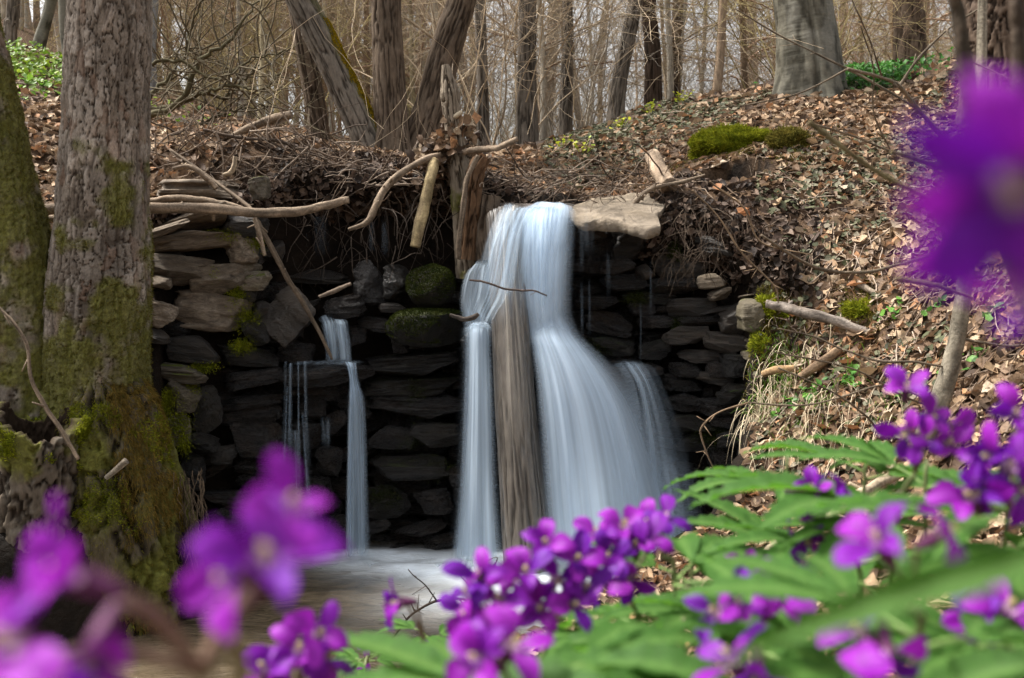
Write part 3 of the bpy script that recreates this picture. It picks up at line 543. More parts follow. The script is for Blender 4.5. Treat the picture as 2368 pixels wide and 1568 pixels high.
# trunks behind the falls
BRN = [(0.040, 0.028, 0.019), (0.15, 0.112, 0.08), (0.165, 0.13, 0.10)]; GRY = [(0.045, 0.037, 0.029), (0.18, 0.152, 0.122), (0.26, 0.23, 0.195)]; DRK = [(0.020, 0.013, 0.009), (0.10, 0.07, 0.05), (0.12, 0.09, 0.07)]; BCH = [(0.04, 0.036, 0.024), (0.13, 0.12, 0.09), (0.20, 0.19, 0.155)]
def bg_trunk(name, pts, ws, Y, style, cols, label, seed, nth=90, ns=160, cell=(0.020, 0.22), moss=None, amp=1.0, mat=None, group=None, flare=.25, seam=0.0):
    p = ppath(pts, Y); base = np.array(p[0]); base[2] = min(base[2], H(base[0], base[1])[0]) - 0.02; p[0] = np.array([p[0][0], p[0][1], base[2] - .05])
    T = tree_thing(name, base, label, group=group); Ym = Y if np.isscalar(Y) else Y[0]
    V, F, c, mm, nr = trunk_surface(p, [w / 2 / FPX * Ym for w in ws], nth, ns, style, seed, lambda th, s, n: np.exp(-s / .12) * (flare + flare * np.cos(4 * th + seed)) - seam * np.exp(-((n[:, 0] + .12 - .06 * np.sin(s * 5)) / .07) ** 2) * (n[:, 1] < 0), cell, cols, amp, moss)
    mk('trunk', V, F, mat or (M_BEECH if style == 'smooth' else M_BARK2), T, True, c); return T, V, c, mm, nr
up = lambda V, n, f: 0 * f
bg_trunk('leaning_tree', [(748,385),(738,300),(722,200),(705,100),(690,0),(660,-300),(640,-900)], [46,42,42,44,46,44,36], 6.35, 'furrow', BRN, 'slim brown trunk behind the one with the yellow moss stripe', 51)
Tm, V, c, mm, nr = bg_trunk('leaning_tree', [(875,385),(852,330),(800,215),(750,110),(700,10),(620,-150),(480,-500)], [72,68,64,64,62,58,44], 6.0, 'furrow', GRY, 'leaning grey trunk with a yellow moss stripe down its upper side', 52, nth=90, ns=200, moss=lambda V, n, f: sstep(.55, .8, n[:, 0] * .75 + n[:, 2] * .55 + f * .3) * sstep(3.3, 2.2, V[:, 2]))
k = rng.choice(np.where(mm > .5)[0], 9000); fuzz('moss', Tm, V[k], nr[k], 0.012, 0.002, M_MOSSY)
bg_trunk('upright_tree', [(908,385),(905,300),(900,200),(896,100),(893,0),(890,-300),(885,-1000)], [92,74,70,66,64,60,50], 6.0, 'furrow', BRN, 'straight dark brown trunk in the middle of the clump', 53, nth=90, ns=200)
bg_trunk('leaning_tree', [(965,385),(975,320),(1000,240),(1022,150),(1045,70),(1068,0),(1130,-250),(1220,-700)], [92,80,74,70,66,60,56,46], 6.1, 'furrow', BRN, 'brown trunk leaning right out of the clump behind the broken snag', 54, nth=90, ns=200, flare=.15)
bg_trunk('upright_tree', [(1120,360),(1116,200),(1110,0),(1105,-400),(1100,-1000)], [26,23,22,21,16], 8.0, 'furrow', GRY, 'thin grey trunk just right of the broken snag', 55, 50, 130)
bg_trunk('upright_tree', [(1220,360),(1218,200),(1220,0),(1222,-400),(1230,-1000)], [50,42,38,36,28], 8.0, 'furrow', GRY, 'mottled grey trunk standing left of the ridge foot', 56, 70, 130)
bg_trunk('upright_tree', [(1306,320),(1310,200),(1313,80),(1312,0),(1308,-900)], [30,26,25,24,18], 9.0, 'furrow', GRY, 'slender mottled trunk rising behind the start of the ridge', 57, 60, 130)
bg_trunk('leaning_tree', [(1418,285),(1432,190),(1450,100),(1470,0),(1520,-300),(1600,-900)], [40,34,32,30,28,20], 8.5, 'furrow', GRY, 'dark mottled trunk leaning right over the ridge', 58, 60, 130)
bg_trunk('upright_tree', [(1512,235),(1510,150),(1505,60),(1500,0),(1485,-700)], [44,36,31,30,24], 9.0, 'furrow', DRK, 'reddish brown straight trunk on the ridge beside the leaning one', 59, 60, 130)
bg_trunk('upright_tree', [(1560,210),(1562,100),(1568,0),(1580,-700)], [26,22,22,16], 10.5, 'furrow', BRN, 'thin brown trunk behind the ridge', 60, 50, 130)
bg_trunk('beech_tree', [(1875,215),(1872,150),(1866,80),(1858,0),(1850,-120),(1830,-500),(1815,-1200)], [165,142,132,128,124,110,84], 6.5, 'smooth', BCH, 'thick smooth grey green beech trunk on the slope', 62, 150, 260, flare=.12, seam=.13, amp=1.3)
bg_trunk('upright_tree', [(2108,110),(2104,50),(2100,0),(2090,-700)], [72,66,62,50], 8.6, 'furrow', BRN, 'brown trunk behind the green herbs right of the beech', 63, 60, 130)
bg_trunk('dark_bark_tree', [(2318,320),(2312,240),(2305,120),(2300,0),(2290,-400),(2280,-1100)], [190,158,136,128,116,90], 5.4, 'furrow', DRK, 'wide dark barked trunk at the right edge', 64, 120, 260, (0.03, 0.09), amp=1.6)
bg_trunk('upright_tree', [(18,150),(24,60),(32,0),(60,-600)], [30,26,25,18], 8.5, 'furrow', GRY, 'grey trunk in the top left corner', 65, 50, 130)
bg_trunk('leaning_tree', [(72,165),(95,90),(118,0),(170,-300),(240,-900)], [26,24,22,18,12], 8.2, 'smooth', BCH, 'smooth slim trunk leaning right at the top left', 66, 50, 130)
bg_trunk('leaning_tree', [(178,215),(160,120),(150,0),(130,-500)], [26,27,26,20], 6.8, 'smooth', BCH, 'pale grey trunk just left of the thick flaky one', 67, 50, 130)
bg_trunk('upright_tree', [(352,300),(348,120),(352,0),(360,-600)], [28,26,26,20], 8.8, 'smooth', [(.16,.16,.16),(.25,.255,.26),(.33,.34,.35)], 'pale blue grey trunk peeping out right of the thick flaky one', 68, 50, 130)

# ------------------------------------------------------------------ the log in the falls, the snag and the posts
V, F, c, mm, nr = trunk_surface([P(1162,500,4.62), P(1166,530,4.58), P(1172,620,4.50), P(1182,780,4.43), P(1195,980,4.37), P(1212,1180,4.32), P(1226,1345,4.29)], [w / 2 / FPX * 4.4 for w in (78,80,80,86,96,106,112)], 120, 260, 'furrow', 71, None, (0.020, 0.40), [(0.05, 0.041, 0.033), (0.165, 0.142, 0.118), (0.18, 0.155, 0.13)], 0.7)
mk('standing_log', V, F, M_WETLOG, label='thick wet bare log standing upright in the middle of the falls', cat='log', col=c)
V, F, c, mm, nr = trunk_surface([P(1088,640,4.80), P(1078,520,4.78), P(1068,430,4.76), P(1056,350,4.76), P(1046,270,4.76), P(1040,215,4.76), P(1030,150,4.76)], [w / 2 / FPX * 4.76 for w in (60,52,46,40,34,38,10)], 90, 260, 'furrow', 72, None, (0.016, 0.11), [(0.045, 0.032, 0.022), (0.22, 0.18, 0.135), (0.30, 0.25, 0.19)], 1.5, lambda V, n, f: sstep(.3, .6, f + np.exp(-((V[:, 2] - 1.68) / .1) ** 2) * .5 - .1))
SN = origin_of(mk('broken_snag', V, F, M_BARK2, label='broken splintered dead snag rising out of the debris dam', cat='dead trunk', col=c))
a = Acc()
for k in range(22):
    th = k * 2.4; b = P(1034 + 10 * math.cos(th), 205 + rng.uniform(-22, 30), 4.76 + .02 * math.sin(th)); add_tube(a, [b, b + np.array([rng.normal(-.002, .012), 0, rng.uniform(.03, .09)])], [.006, .0008], 4, (0.42, 0.34, 0.25))
for x, y in ((1062,262),(1055,300)):
    b = P(x - 18, y + 14, 4.74); add_tube(a, [b, b + np.array([.05, -.03, .03])], [.016, .010], 6, (0.5, 0.42, 0.30))
a.build('splinter', M_WOOD, SN)
for pts, w, Y, cl, lb in (([(1128,600),(1122,530),(1128,452)], (58,56,50), 4.70, BRN, 'dark square-topped post between the snag and the lip of the falls'), ([(1078,600),(1090,480),(1100,400),(1118,362)], (34,34,34,30), 4.66, [(0.03,.017,.01),(.13,.075,.042),(.17,.11,.07)], 'reddish brown broken post leaning right above the falls')):
    V, F, c, mm, nr = trunk_surface(ppath(pts, Y), [q / 2 / FPX * Y for q in w], 70, 130, 'furrow', 73 + w[0], None, (0.014, 0.13), cl, 1.4)
    n = 70; V = np.vstack([V, V[-n:].mean(0)]); mk('wooden_post', V, [F, np.stack([len(V) - 1 - n + np.arange(n), len(V) - 1 - n + (np.arange(n) + 1) % n, np.full(n, len(V) - 1)], -1)], M_BARK2, label=lb, cat='post', col=np.vstack([c, [.12, .09, .06]]))

# ------------------------------------------------------------------ water
t = NT('pool_water'); v = t.world((1.0, 2.2, 1)); n1 = t.noise(4.5, 5, v, 0.6, 1.2); n2 = t.noise(14, 3, t.world((1, 3.2, 1)), 0.6, 0.8)
fo = t.math('MULTIPLY', t.attr('foam', 'Fac'), t.ramp(t.noise(5, 3, t.world((1, 1.9, 1)), 0.5, 0.6), [(0.15, 0.35), (0.8, 1.15)])); fo = t.math('MINIMUM', fo, 1.0)
c = t.mix(t.ramp(n1, [(0.35, 0), (0.65, 1)]), (0.05, 0.038, 0.023), (0.125, 0.095, 0.062)); c = t.mix(fo, c, (0.74, 0.81, 0.87))
M_POOL = t.set(base=c, rough=t.mix(fo, (0.10,) * 3, (0.8,) * 3), spec=0.6, normal=t.bump(t.math('ADD', n1, t.math('MULTIPLY', n2, 0.5)), 0.35, 0.05))
wx = np.concatenate([np.linspace(-6, -1.9, 30), np.linspace(-1.87, 1.6, 170)]); wy = np.concatenate([np.linspace(-1, 2.4, 40), np.linspace(2.42, 5.05, 170)]); WX, WY = np.meshgrid(wx, wy); q = np.stack([WX.ravel() * 3, WY.ravel() * 7, WX.ravel() * 0], -1)
FX = [P(a, 1290, 1.0)[0] for a in ()]
def imp(X, Y): # where the falls land
    f = np.zeros(X.shape)
    for (x0, x1, Y0, r, g) in ((-.27, -.05, 4.30, .30, 1.1), (.10, .85, 4.16, .40, 1.1), (-.70, -.62, 4.42, .22, .8), (-1.0, -.85, 4.45, .14, .4), (-.6, -.1, 4.36, .2, .55), (-.3, .5, 3.92, .36, .32)):
        dx = np.maximum(0, np.maximum(x0 - X, X - x1)); f = f + g * np.exp(-(dx ** 2 + (Y - Y0) ** 2) / r ** 2 * 1.6)
    return f
fm = imp(WX.ravel(), WY.ravel()); fm = fm * (0.8 + 0.45 * fbm(q * .5, 3, 201))
Z = 0.012 * fbm(q * .5, 4, 200) * (1 + 1.5 * np.clip(fm, 0, 1.5)) + 0.035 * np.clip(fm, 0, 1.2) * (.6 + .6 * fbm(q * 1.3, 3, 202))
mk('pool', np.stack([WX.ravel(), WY.ravel(), Z], -1), gridF(200, len(wy)), M_POOL, kind='structure', attrs={'foam': np.clip(fm, 0, 1)})
t = NT('stream_water'); n1 = t.noise(5, 4, t.world((3, 1.2, 1)), 0.6); M_STREAM = t.set(base=t.ramp(n1, [(0.3, (0.05, 0.04, 0.03)), (0.7, (0.19, 0.165, 0.15))]), rough=0.22, spec=0.5, normal=t.bump(n1, .4, .03))
sx = np.linspace(0, 1, 60); sy = np.linspace(4.63, 5.7, 60); SX, SY = np.meshgrid(sx, sy); xa_ = np.interp(sy, [4.55, 4.9, 5.2, 5.7], [-.05, -.05, .0, .1]); xb_ = np.interp(sy, [4.55, 4.85, 5.0, 5.3, 5.7], [.27, .29, .44, .62, .7]); SX = xa_[:, None] + (xb_ - xa_)[:, None] * SX; q = np.stack([SX.ravel() * 4, SY.ravel() * 3, SX.ravel() * 0], -1)
lip = np.clip((4.76 - SY.ravel()) / .13, 0, 1)
mk('stream', np.stack([SX.ravel(), SY.ravel(), 1.625 + .012 * fbm(q, 3, 210) + .02 * (SY.ravel() - 4.6) - 0.06 * lip ** 2], -1), gridF(60, 60), M_STREAM, kind='structure')

def watermat(name, col, su, sv, lo, hi, gain, tr=0.45, base=0.16):
    t = NT(name); uv = t.attr('flow', 'Vector'); n1 = t.noise(1.0, 2.5, t.scaled(uv, (su, sv, 1)), 0.5, 0.25); n2 = t.noise(1.0, 3, t.scaled(uv, (su * 4.5, sv * 1.4, 1)), 0.55, 0.1)
    a = t.math('ADD', t.math('MULTIPLY', n1, 0.84), t.math('MULTIPLY', n2, 0.16)); a = t.ramp(a, [(lo, 0.0), (hi, 1.0)])
    a = t.math('MINIMUM', t.math('MULTIPLY', t.math('MULTIPLY', t.math('ADD', t.math('MULTIPLY', a, 1.0 - base), base), t.attr('body', 'Fac')), gain), 1.0)
    nn = t.bump(n1, 0.07, 0.02); cc = t.mix(t.ramp(n1, [(.3, 0), (.7, 1)]), tuple(0.82 * k for k in col), col)
    t.set(base=cc, rough=0.65, spec=0.12, normal=nn); s = t.translucent(col, tr, nn)
    tp = t.n.new('ShaderNodeBsdfTransparent'); m = t.n.new('ShaderNodeMixShader'); t.put(m.inputs[0], a); t.l.new(tp.outputs[0], m.inputs[1]); t.l.new(s, m.inputs[2]); t.l.new(m.outputs[0], t.out.inputs[0]); return t.m
W_MAIN = watermat('falling_water', (0.72, 0.85, 0.98), 5.0, 0.35, 0.26, 0.66, 1.0); W_VEIL = watermat('thin_falling_water', (0.68, 0.83, 0.98), 10, 0.4, 0.36, 0.70, 0.72); W_WISP = watermat('wispy_falling_water', (0.68, 0.82, 0.97), 20, 0.45, 0.40, 0.66, 0.75); W_FILM = watermat('water_film_on_wood', (0.62, 0.56, 0.48), 14, 1.6, 0.36, 0.68, 0.8, .25); W_FOAM = watermat('foam_spray', (0.76, 0.84, 0.90), 5, 3.0, 0.34, 0.72, .8)
def sheet(name, parent, rows, mat, nu=70, nv=130, seed=0, bulge=0.04, edge=0.16, topfade=0.02, botfade=0.06, dY=0.0, op=1.0, wob=.012, lip=12.0, er=None):
    rows = np.array(rows, float); t = np.linspace(0, 1, nv); k = np.linspace(0, 1, len(rows)); R = catmull(rows, nv)
    u = np.linspace(0, 1, nu); U, T = np.meshgrid(u, t); x = R[:, 1, None] + (R[:, 2] - R[:, 1])[:, None] * U; y = np.repeat(R[:, 0, None], nu, 1) + lip * (sstep(.25, 0, T) * (fbm(np.stack([U.ravel() * 3 + seed, T.ravel() * 0, T.ravel() * 0], -1), 3, 15).reshape(U.shape) + 1.2 * (2 * U - 1) ** 4)); Y = R[:, 3, None] + (R[:, 4] - R[:, 3])[:, None] * U if rows.shape[1] > 4 else np.repeat(R[:, 3, None], nu, 1)
    fl = np.stack([U.ravel() * 7 + seed * 3.1, np.zeros(U.size) + seed, np.zeros(U.size)], -1)
    Y = Y - bulge * np.sin(math.pi * U) + dY + (wob * (fbm(fl, 3, seed + 300) + .5 * vnoise(fl * 3.1 + np.stack([T.ravel() * 0, T.ravel() * 2, T.ravel() * 0], -1), seed))).reshape(U.shape)
    d = np.stack([(x - 1184) / FPX, np.zeros_like(x), (784 - y) / FPX], -1); D = _f + d[..., 0:1] * _r + d[..., 2:3] * _u; D = D / D[..., 1:2]; V = (EYE + D * Y[..., None]).reshape(-1, 3)
    wav = 0.12 * fbm(np.stack([T.ravel() * 5, U.ravel() * 0 + seed, U.ravel() * 0], -1), 2, 7).reshape(U.shape)
    body = sstep(0, edge, U + wav * edge) * sstep(0, er or edge, 1 - U + wav * edge) * sstep(0, max(topfade, 1e-3), T) * sstep(0, max(botfade, 1e-3), 1 - T) * op
    w = (R[:, 2] - R[:, 1]).mean() / 130.0
    flow = np.stack([U * w + seed * 7.7, T * 1.0 + seed * 1.3, T * 0], -1).reshape(-1, 3)
    return mk(name, V, gridF(nu, nv), mat, parent, True, None, {'body': body.ravel(), 'flow': flow})
WF = thing('waterfall', P(1250, 1295, 4.3), 'broad silky white waterfall pouring round the standing log', 'waterfall', kind='structure')
up_r = [(466,1235,1310,4.80),(472,1224,1328,4.68),(486,1207,1335,4.57),(520,1199,1334,4.49),(600,1199,1330,4.44),(700,1206,1326,4.42),(760,1216,1328,4.40),(830,1228,1330,4.40)]
sheet('upper_chute', WF, up_r, W_MAIN, seed=1, edge=.22, er=.6, topfade=.10, botfade=.35); sheet('upper_chute', WF, [(r[0], r[1] + 8, r[2] - 22, r[3]) for r in up_r], W_MAIN, seed=2, dY=-.02, edge=.35, er=.7, op=.85, topfade=.14, botfade=.4)
full = [(r[0], r[1], r[2], r[3], r[3]) for r in up_r[:6]] + [(740,1211,1332,4.42,4.44),(775,1219,1350,4.38,4.42),(805,1225,1382,4.33,4.39),(860,1232,1440,4.27,4.35),(940,1238,1505,4.22,4.32),(1060,1245,1560,4.18,4.28),(1180,1252,1600,4.15,4.26),(1310,1262,1640,4.13,4.24)]
sheet('falling_sheet', WF, full, W_MAIN, 70, 150, seed=3, edge=.16, er=.42, topfade=.10, botfade=.02, dY=.03); sheet('falling_sheet', WF, full, W_VEIL, 70, 150, seed=4, dY=.06, edge=.14, er=.32, topfade=.10, botfade=.02)
fan = [(745,1218,1335,4.41,4.44),(775,1222,1350,4.36,4.41),(805,1227,1380,4.30,4.38),(860,1233,1428,4.25,4.34),(940,1238,1480,4.20,4.31),(1060,1245,1520,4.16,4.27),(1180,1252,1545,4.14,4.25),(1310,1262,1570,4.12,4.23)]
sheet('lower_fan', WF, fan, W_MAIN, 110, 150, seed=14, edge=.25, er=.55, topfade=.18, botfade=.02, dY=-.01)
side = [(832,1395,1500,4.50,4.52),(850,1405,1520,4.44,4.46),(900,1430,1545,4.38,4.42),(1000,1430,1585,4.34,4.39),(1150,1430,1625,4.30,4.36),(1310,1430,1675,4.27,4.32)]
sheet('side_veil', WF, side, W_VEIL, seed=6, edge=.5, topfade=.2, botfade=.05, op=.6); sheet('side_veil', WF, side, W_VEIL, seed=7, edge=.5, dY=.04, topfade=.2, botfade=.05, op=.5)
sheet('side_veil', WF, [(1040,1500,1590,4.34),(1100,1500,1620,4.30),(1200,1510,1640,4.27),(1300,1500,1670,4.24)], W_VEIL, seed=17, edge=.5, topfade=.4, botfade=.05, op=.5)
for k, (x0, x1, y0, y1, dY) in enumerate(((1140,1225,474,520,.03),(1205,1300,470,512,.05),(1260,1350,474,520,.06),(1330,1400,500,560,.06))): put_stone(WR, x0, x1, y0, y1, 4.62 + dY, 'a', 0, .25)
for x0, x1, y0, y1, Y in ((1220,1370,800,860,4.44),(1350,1500,848,900,4.46),(1070,1145,760,810,4.50)): put_stone(WR, x0, x1, y0, y1, Y, 'w', 0, .3)
lf = [(742,1082,1132,4.60),(752,1078,1140,4.50),(772,1075,1142,4.43),(850,1073,1143,4.40),(1000,1066,1150,4.37),(1150,1056,1158,4.35),(1310,1040,1172,4.34)]
sheet('left_chute', WF, lf, W_MAIN, 60, 140, seed=8, edge=.3, topfade=.08, botfade=.03); sheet('left_chute', WF, lf, W_VEIL, 60, 140, seed=9, dY=.04, topfade=.06, edge=.22, botfade=.03); sheet('left_chute', WF, [(r[0], r[1] - 16, r[2], r[3] + .07) for r in lf], W_VEIL, 60, 140, seed=10, edge=.35, botfade=.03, op=.6)
ul = [(470,1160,1200,4.66),(490,1148,1204,4.52),(540,1125,1206,4.43),(600,1108,1204,4.40),(680,1085,1190,4.40),(730,1070,1160,4.42),(765,1072,1140,4.44)]
sheet('upper_left_veil', WF, ul, W_VEIL, seed=11, edge=.3, bulge=.05, topfade=.08, botfade=.15, op=.85); sheet('upper_left_veil', WF, [(600,1100,1130,4.46),(640,1072,1128,4.46),(700,1060,1124,4.46),(760,1070,1135,4.46)], W_MAIN, 40, 80, seed=12, edge=.3, topfade=.15, botfade=.1, op=.85)
film = [(478,1158,1208,4.58),(520,1140,1206,4.50),(640,1135,1214,4.455),(800,1142,1228,4.385),(960,1150,1240,4.325),(1150,1160,1250,4.27)]
sheet('log_film', WF, film, W_FILM, seed=13, edge=.25, bulge=.055, botfade=.5, op=1.0)
cv = [(474,1172,1328,4.66),(490,1150,1335,4.54),(560,1120,1333,4.395),(640,1104,1330,4.375),(700,1098,1328,4.37),(770,1105,1326,4.365)]
sheet('crown_veil', WF, cv, W_VEIL, 110, 120, seed=80, edge=.3, bulge=.03, topfade=.1, botfade=.5, op=.75, lip=10); sheet('crown_veil', WF, [(r[0], r[1] + 4, r[1] + 105, r[3] - .01) for r in cv], W_VEIL, 70, 120, seed=81, edge=.35, bulge=.05, topfade=.1, botfade=.5, op=.7, lip=10)
for k, (x0, x1, y0, y1) in enumerate(((1335,1352,500,640),(1340,1350,640,800),(1358,1366,640,790),(1400,1412,580,700),(1478,1484,690,860),(1500,1508,600,740),(1345,1375,470,600))):
    sheet('drip', WF, [(y0, x0, x1, 4.52), ((y0 + y1) / 2, x0 + 1, x1 + 1, 4.50), (y1, x0, x1 + 2, 4.5)], W_VEIL, 8, 40, seed=20 + k, bulge=.005, edge=.45, topfade=.3, botfade=.4, op=.22)
TR = thing('trickle', P(740, 1295, 4.5), 'small stepped trickle falling over black ledges in two thin veils', 'trickle', kind='structure')
sheet('top_step', TR, [(728,730,800,4.74),(742,738,806,4.62),(752,742,808,4.57),(790,748,812,4.53),(838,752,816,4.52)], W_VEIL, 50, 60, seed=40, edge=.15); sheet('top_step', TR, [(742,738,806,4.64),(790,748,812,4.56),(838,752,816,4.55)], W_VEIL, 50, 60, seed=41, edge=.2, op=.7)
put_stone(WC, 648, 856, 840, 884, 4.44, 'w', 1, .3)
sheet('ledge_water', TR, [(830,705,850,4.70),(836,672,848,4.56),(840,660,842,4.47),(846,658,836,4.42)], W_VEIL, 60, 20, seed=42, edge=.25, bulge=0, topfade=.5, botfade=.5, op=.7, lip=3)
for k, (xt, xb, w0, w1, y0, y1, o_) in enumerate(((660,652,9,20,842,1150,.9),(672,668,11,16,846,1100,.95),(690,692,7,22,844,1180,.8),(706,716,10,26,842,1160,.85),(664,640,6,30,900,1290,.6),(700,735,8,34,960,1290,.55),(680,690,30,60,1000,1290,.5))):
    sheet('left_strand', TR, [(y0 - 5, xt - w0 / 2, xt + w0 / 2, 4.46), (y0 + 6, xt - w0 / 2, xt + w0 / 2, 4.41), ((y0 * 2 + y1) / 3, xt * .8 + xb * .2 - w0 * .55, xt * .8 + xb * .2 + w0 * .55, 4.40), ((y0 + y1 * 2) / 3, (xt + xb) / 2 - w1 * .45, (xt + xb) / 2 + w1 * .45, 4.39), (y1, xb - w1 / 2, xb + w1 / 2, 4.38)], W_WISP if k > 3 else W_VEIL, 24, 90, seed=43 + k, bulge=.008, edge=.45, topfade=.06, botfade=.5, op=o_, lip=3)
for k, (xs, ws, o_, m_) in enumerate((((806,812,818,822,824,826,826), (30,20,22,34,40,44,52), .9, W_VEIL), ((800,806,812,812,810,808,806), (10,8,10,14,16,18,22), .9, W_MAIN), ((820,822,826,836,840,842,844), (14,10,12,16,20,24,30), .8, W_VEIL), ((808,814,820,824,826,826,826), (34,24,28,46,52,58,70), .6, W_WISP))):
    sheet('right_strand', TR, [(y, x - w / 2, x + w / 2, Y) for y, x, w, Y in zip((836,850,885,925,1000,1130,1300), xs, ws, (4.50,4.44,4.42,4.39,4.38,4.37,4.37))], m_, 30, 130, seed=70 + k, bulge=.012, edge=.4, topfade=.06, botfade=.03, op=o_, lip=3, dY=.01 * k)
sheet('middle_veil', TR, [(960,735,772,4.45),(1000,742,768,4.44),(1040,740,772,4.43)], W_WISP, 30, 40, seed=47, edge=.4, topfade=.3, botfade=.4, op=.5)
for k, (x0, x1, y0, y1) in enumerate(((722,762,478,600),(880,900,500,600),(938,962,440,480),(700,715,520,600),(850,870,500,590))):
    sheet('seep', TR, [(y0, x0, x1, 4.93), ((y0 + y1) / 2, x0, x1, 4.92), (y1, x0 - 4, x1 + 4, 4.92)], W_VEIL, 20, 50, seed=50 + k, bulge=.01, edge=.3, topfade=.3, botfade=.4, op=.35)
# low spray where the water lands
for k, (xa, xb, Yc, h, o_) in enumerate(((740,930,4.34,44,.7),(930,1180,4.3,50,.8),(1230,1660,4.14,80,.9),(1030,1190,4.26,70,.85),(1260,1620,4.06,60,.7),(1000,1700,4.00,46,.5))):
    rows = []
    y1 = 560 + 1.45 * FPX / Yc + 4
    sheet('spray', WF, [(y1 - h, xa + 30, xb - 30, Yc + .10), (y1 - h * .8, xa + 12, xb - 12, Yc + .05), (y1 - h * .4, xa, xb, Yc), (y1 + 6, xa - 12, xb + 12, Yc - .08), (y1 + 14, xa - 15, xb + 15, Yc - .16)], W_FOAM, 80, 30, seed=60 + k, bulge=.04, edge=.25, topfade=.5, botfade=.4, op=o_, wob=.05)
# ------------------------------------------------------------------ bare trees and thickets behind
M_FAR = vmat('far_bark', 0.9, 0.1, 34, 0.5, 0.6, 0.012, (1, 1, .3), rand=0.3); M_TWIG = vmat('twig_bark', 0.85, 0.15, 10, 0.25, 0.2, 0.003, rand=0.3)
def grow(r, p, d, L, rad, depth, out, n=6, curl=0.18, gravity=0.0, kids=(3, 5), spread=0.7):
    pts = [p]; q = p.copy(); dd = d.copy()
    for k in range(n):
        dd = unit(dd + r.normal(0, curl, 3) + np.array([0, 0, gravity])); q = q + dd * L / n; pts.append(q.copy())
    out.append((np.array(pts), np.linspace(rad, rad * 0.35, n + 1), depth))
    if depth <= 0: return
    for k in range(int(r.integers(kids[0], kids[1] + 1))):
        f = r.uniform(0.25, 0.98); i = min(int(f * n), n - 1); b = pts[i] + (pts[i + 1] - pts[i]) * (f * n - i); ax = unit(pts[i + 1] - pts[i]); sdv = unit(np.cross(ax, r.normal(0, 1, 3)))
        grow(r, b, unit(ax * r.uniform(.5, 1) + sdv * spread * r.uniform(.6, 1.3)), L * r.uniform(.35, .62), rad * (1 - f * .6) * r.uniform(.4, .6), depth - 1, out, max(3, n - 1), curl * 1.2, gravity * .7, kids, spread)
def bare_tree(seed, h, r0, col, tcol, nbr, lo=0.12, lean=.06, depth=2):
    r = np.random.default_rng(seed); path = [np.array([0, 0, -.1])]; d = unit(np.array([r.normal(0, lean), r.normal(0, lean), 1]))
    for k in range(14): d = unit(d + r.normal(0, .045, 3) * np.array([1, 1, .2]) + np.array([0, 0, .06])); path.append(path[-1] + d * (h + .1) / 14)
    path = np.array(path); A = Acc(); sm = catmull(path, 40); rr = np.linspace(1, .3, 40) * r0 * (1 + .5 * np.exp(-np.linspace(0, 1, 40) * 30)); add_tube(A, sm + r.normal(0, r0 * .05, sm.shape), rr, 9, col)
    B = Acc()
    for k in range(nbr):
        f = lo + (1 - lo) * r.random() ** 0.9; i = min(int(f * 14), 13); b = path[i] + (path[i + 1] - path[i]) * (f * 14 - i); az = r.uniform(0, 6.28); out = []
        L = h * .30 * (1.15 - f * .6) * r.uniform(.5, 1.2) * (0.55 + .9 * min(f * 2, 1)); grow(r, b, unit([math.cos(az), math.sin(az), r.uniform(.1, 1.0)]), L, r0 * (1 - f * .7) * r.uniform(.18, .42), depth, out, 6, .2, .03, (3, 5))
        for p, rad, dep in out: add_tube(B, p, np.maximum(rad, .0016), 4 if dep else 3, np.array(tcol) * r.uniform(.75, 1.25), False)
    return A.mesh('trunk', M_FAR), B.mesh('crown', M_TWIG)
def shrub(seed, h, col, nst=11, depth=2, spread=.8):
    r = np.random.default_rng(seed); out = []
    for k in range(nst):
        az = r.uniform(0, 6.28); grow(r, np.array([r.normal(0, .12), r.normal(0, .12), -.05]), unit([math.cos(az) * spread * r.uniform(.2, 1), math.sin(az) * spread * r.uniform(.2, 1), 1]), h * r.uniform(.6, 1.2), r.uniform(.004, .010), depth, out, 8, .15, -.03, (4, 7), .9)
    B = Acc()
    for p, rad, dep in out: add_tube(B, p, np.maximum(rad, .0012), 3, np.array(col) * r.uniform(.7, 1.3), False)
    return B.mesh('stems', M_TWIG)
TAN, OLV, GRB, RED = (0.42, 0.33, 0.225), (0.41, 0.335, 0.165), (0.38, 0.335, 0.27), (0.34, 0.225, 0.145)
TREES = [bare_tree(300 + k, h, r, c, tc, nb, lo) for k, (h, r, c, tc, nb, lo) in enumerate([(9,.055,(.38,.33,.255),TAN,34,.08),(11,.08,(.31,.265,.21),GRB,36,.15),(8,.04,(.42,.38,.31),TAN,30,.05),(12,.10,(.28,.23,.17),TAN,34,.2),(7,.035,(.34,.285,.18),OLV,34,.04),(10,.06,(.44,.415,.355),GRB,30,.12),(9,.05,(.30,.22,.15),RED,34,.06)])]
SHRUBS = [shrub(400 + k, h, c) for k, (h, c) in enumerate([(2.6,OLV),(3.0,TAN),(2.4,TAN),(2.8,RED),(3.2,GRB)])]
LAB_T = [('slender bare tree in the brown wood on the left hillside', 'bare trees on the left hillside'), ('slender bare tree in the pale wood behind the ridge', 'bare trees behind the ridge')]
LAB_S = [('tangled bare shrub under the trees left of the snag', 'bare shrubs left of the snag'), ('tangled olive bare shrub behind the leafy ridge', 'bare shrubs behind the ridge')]
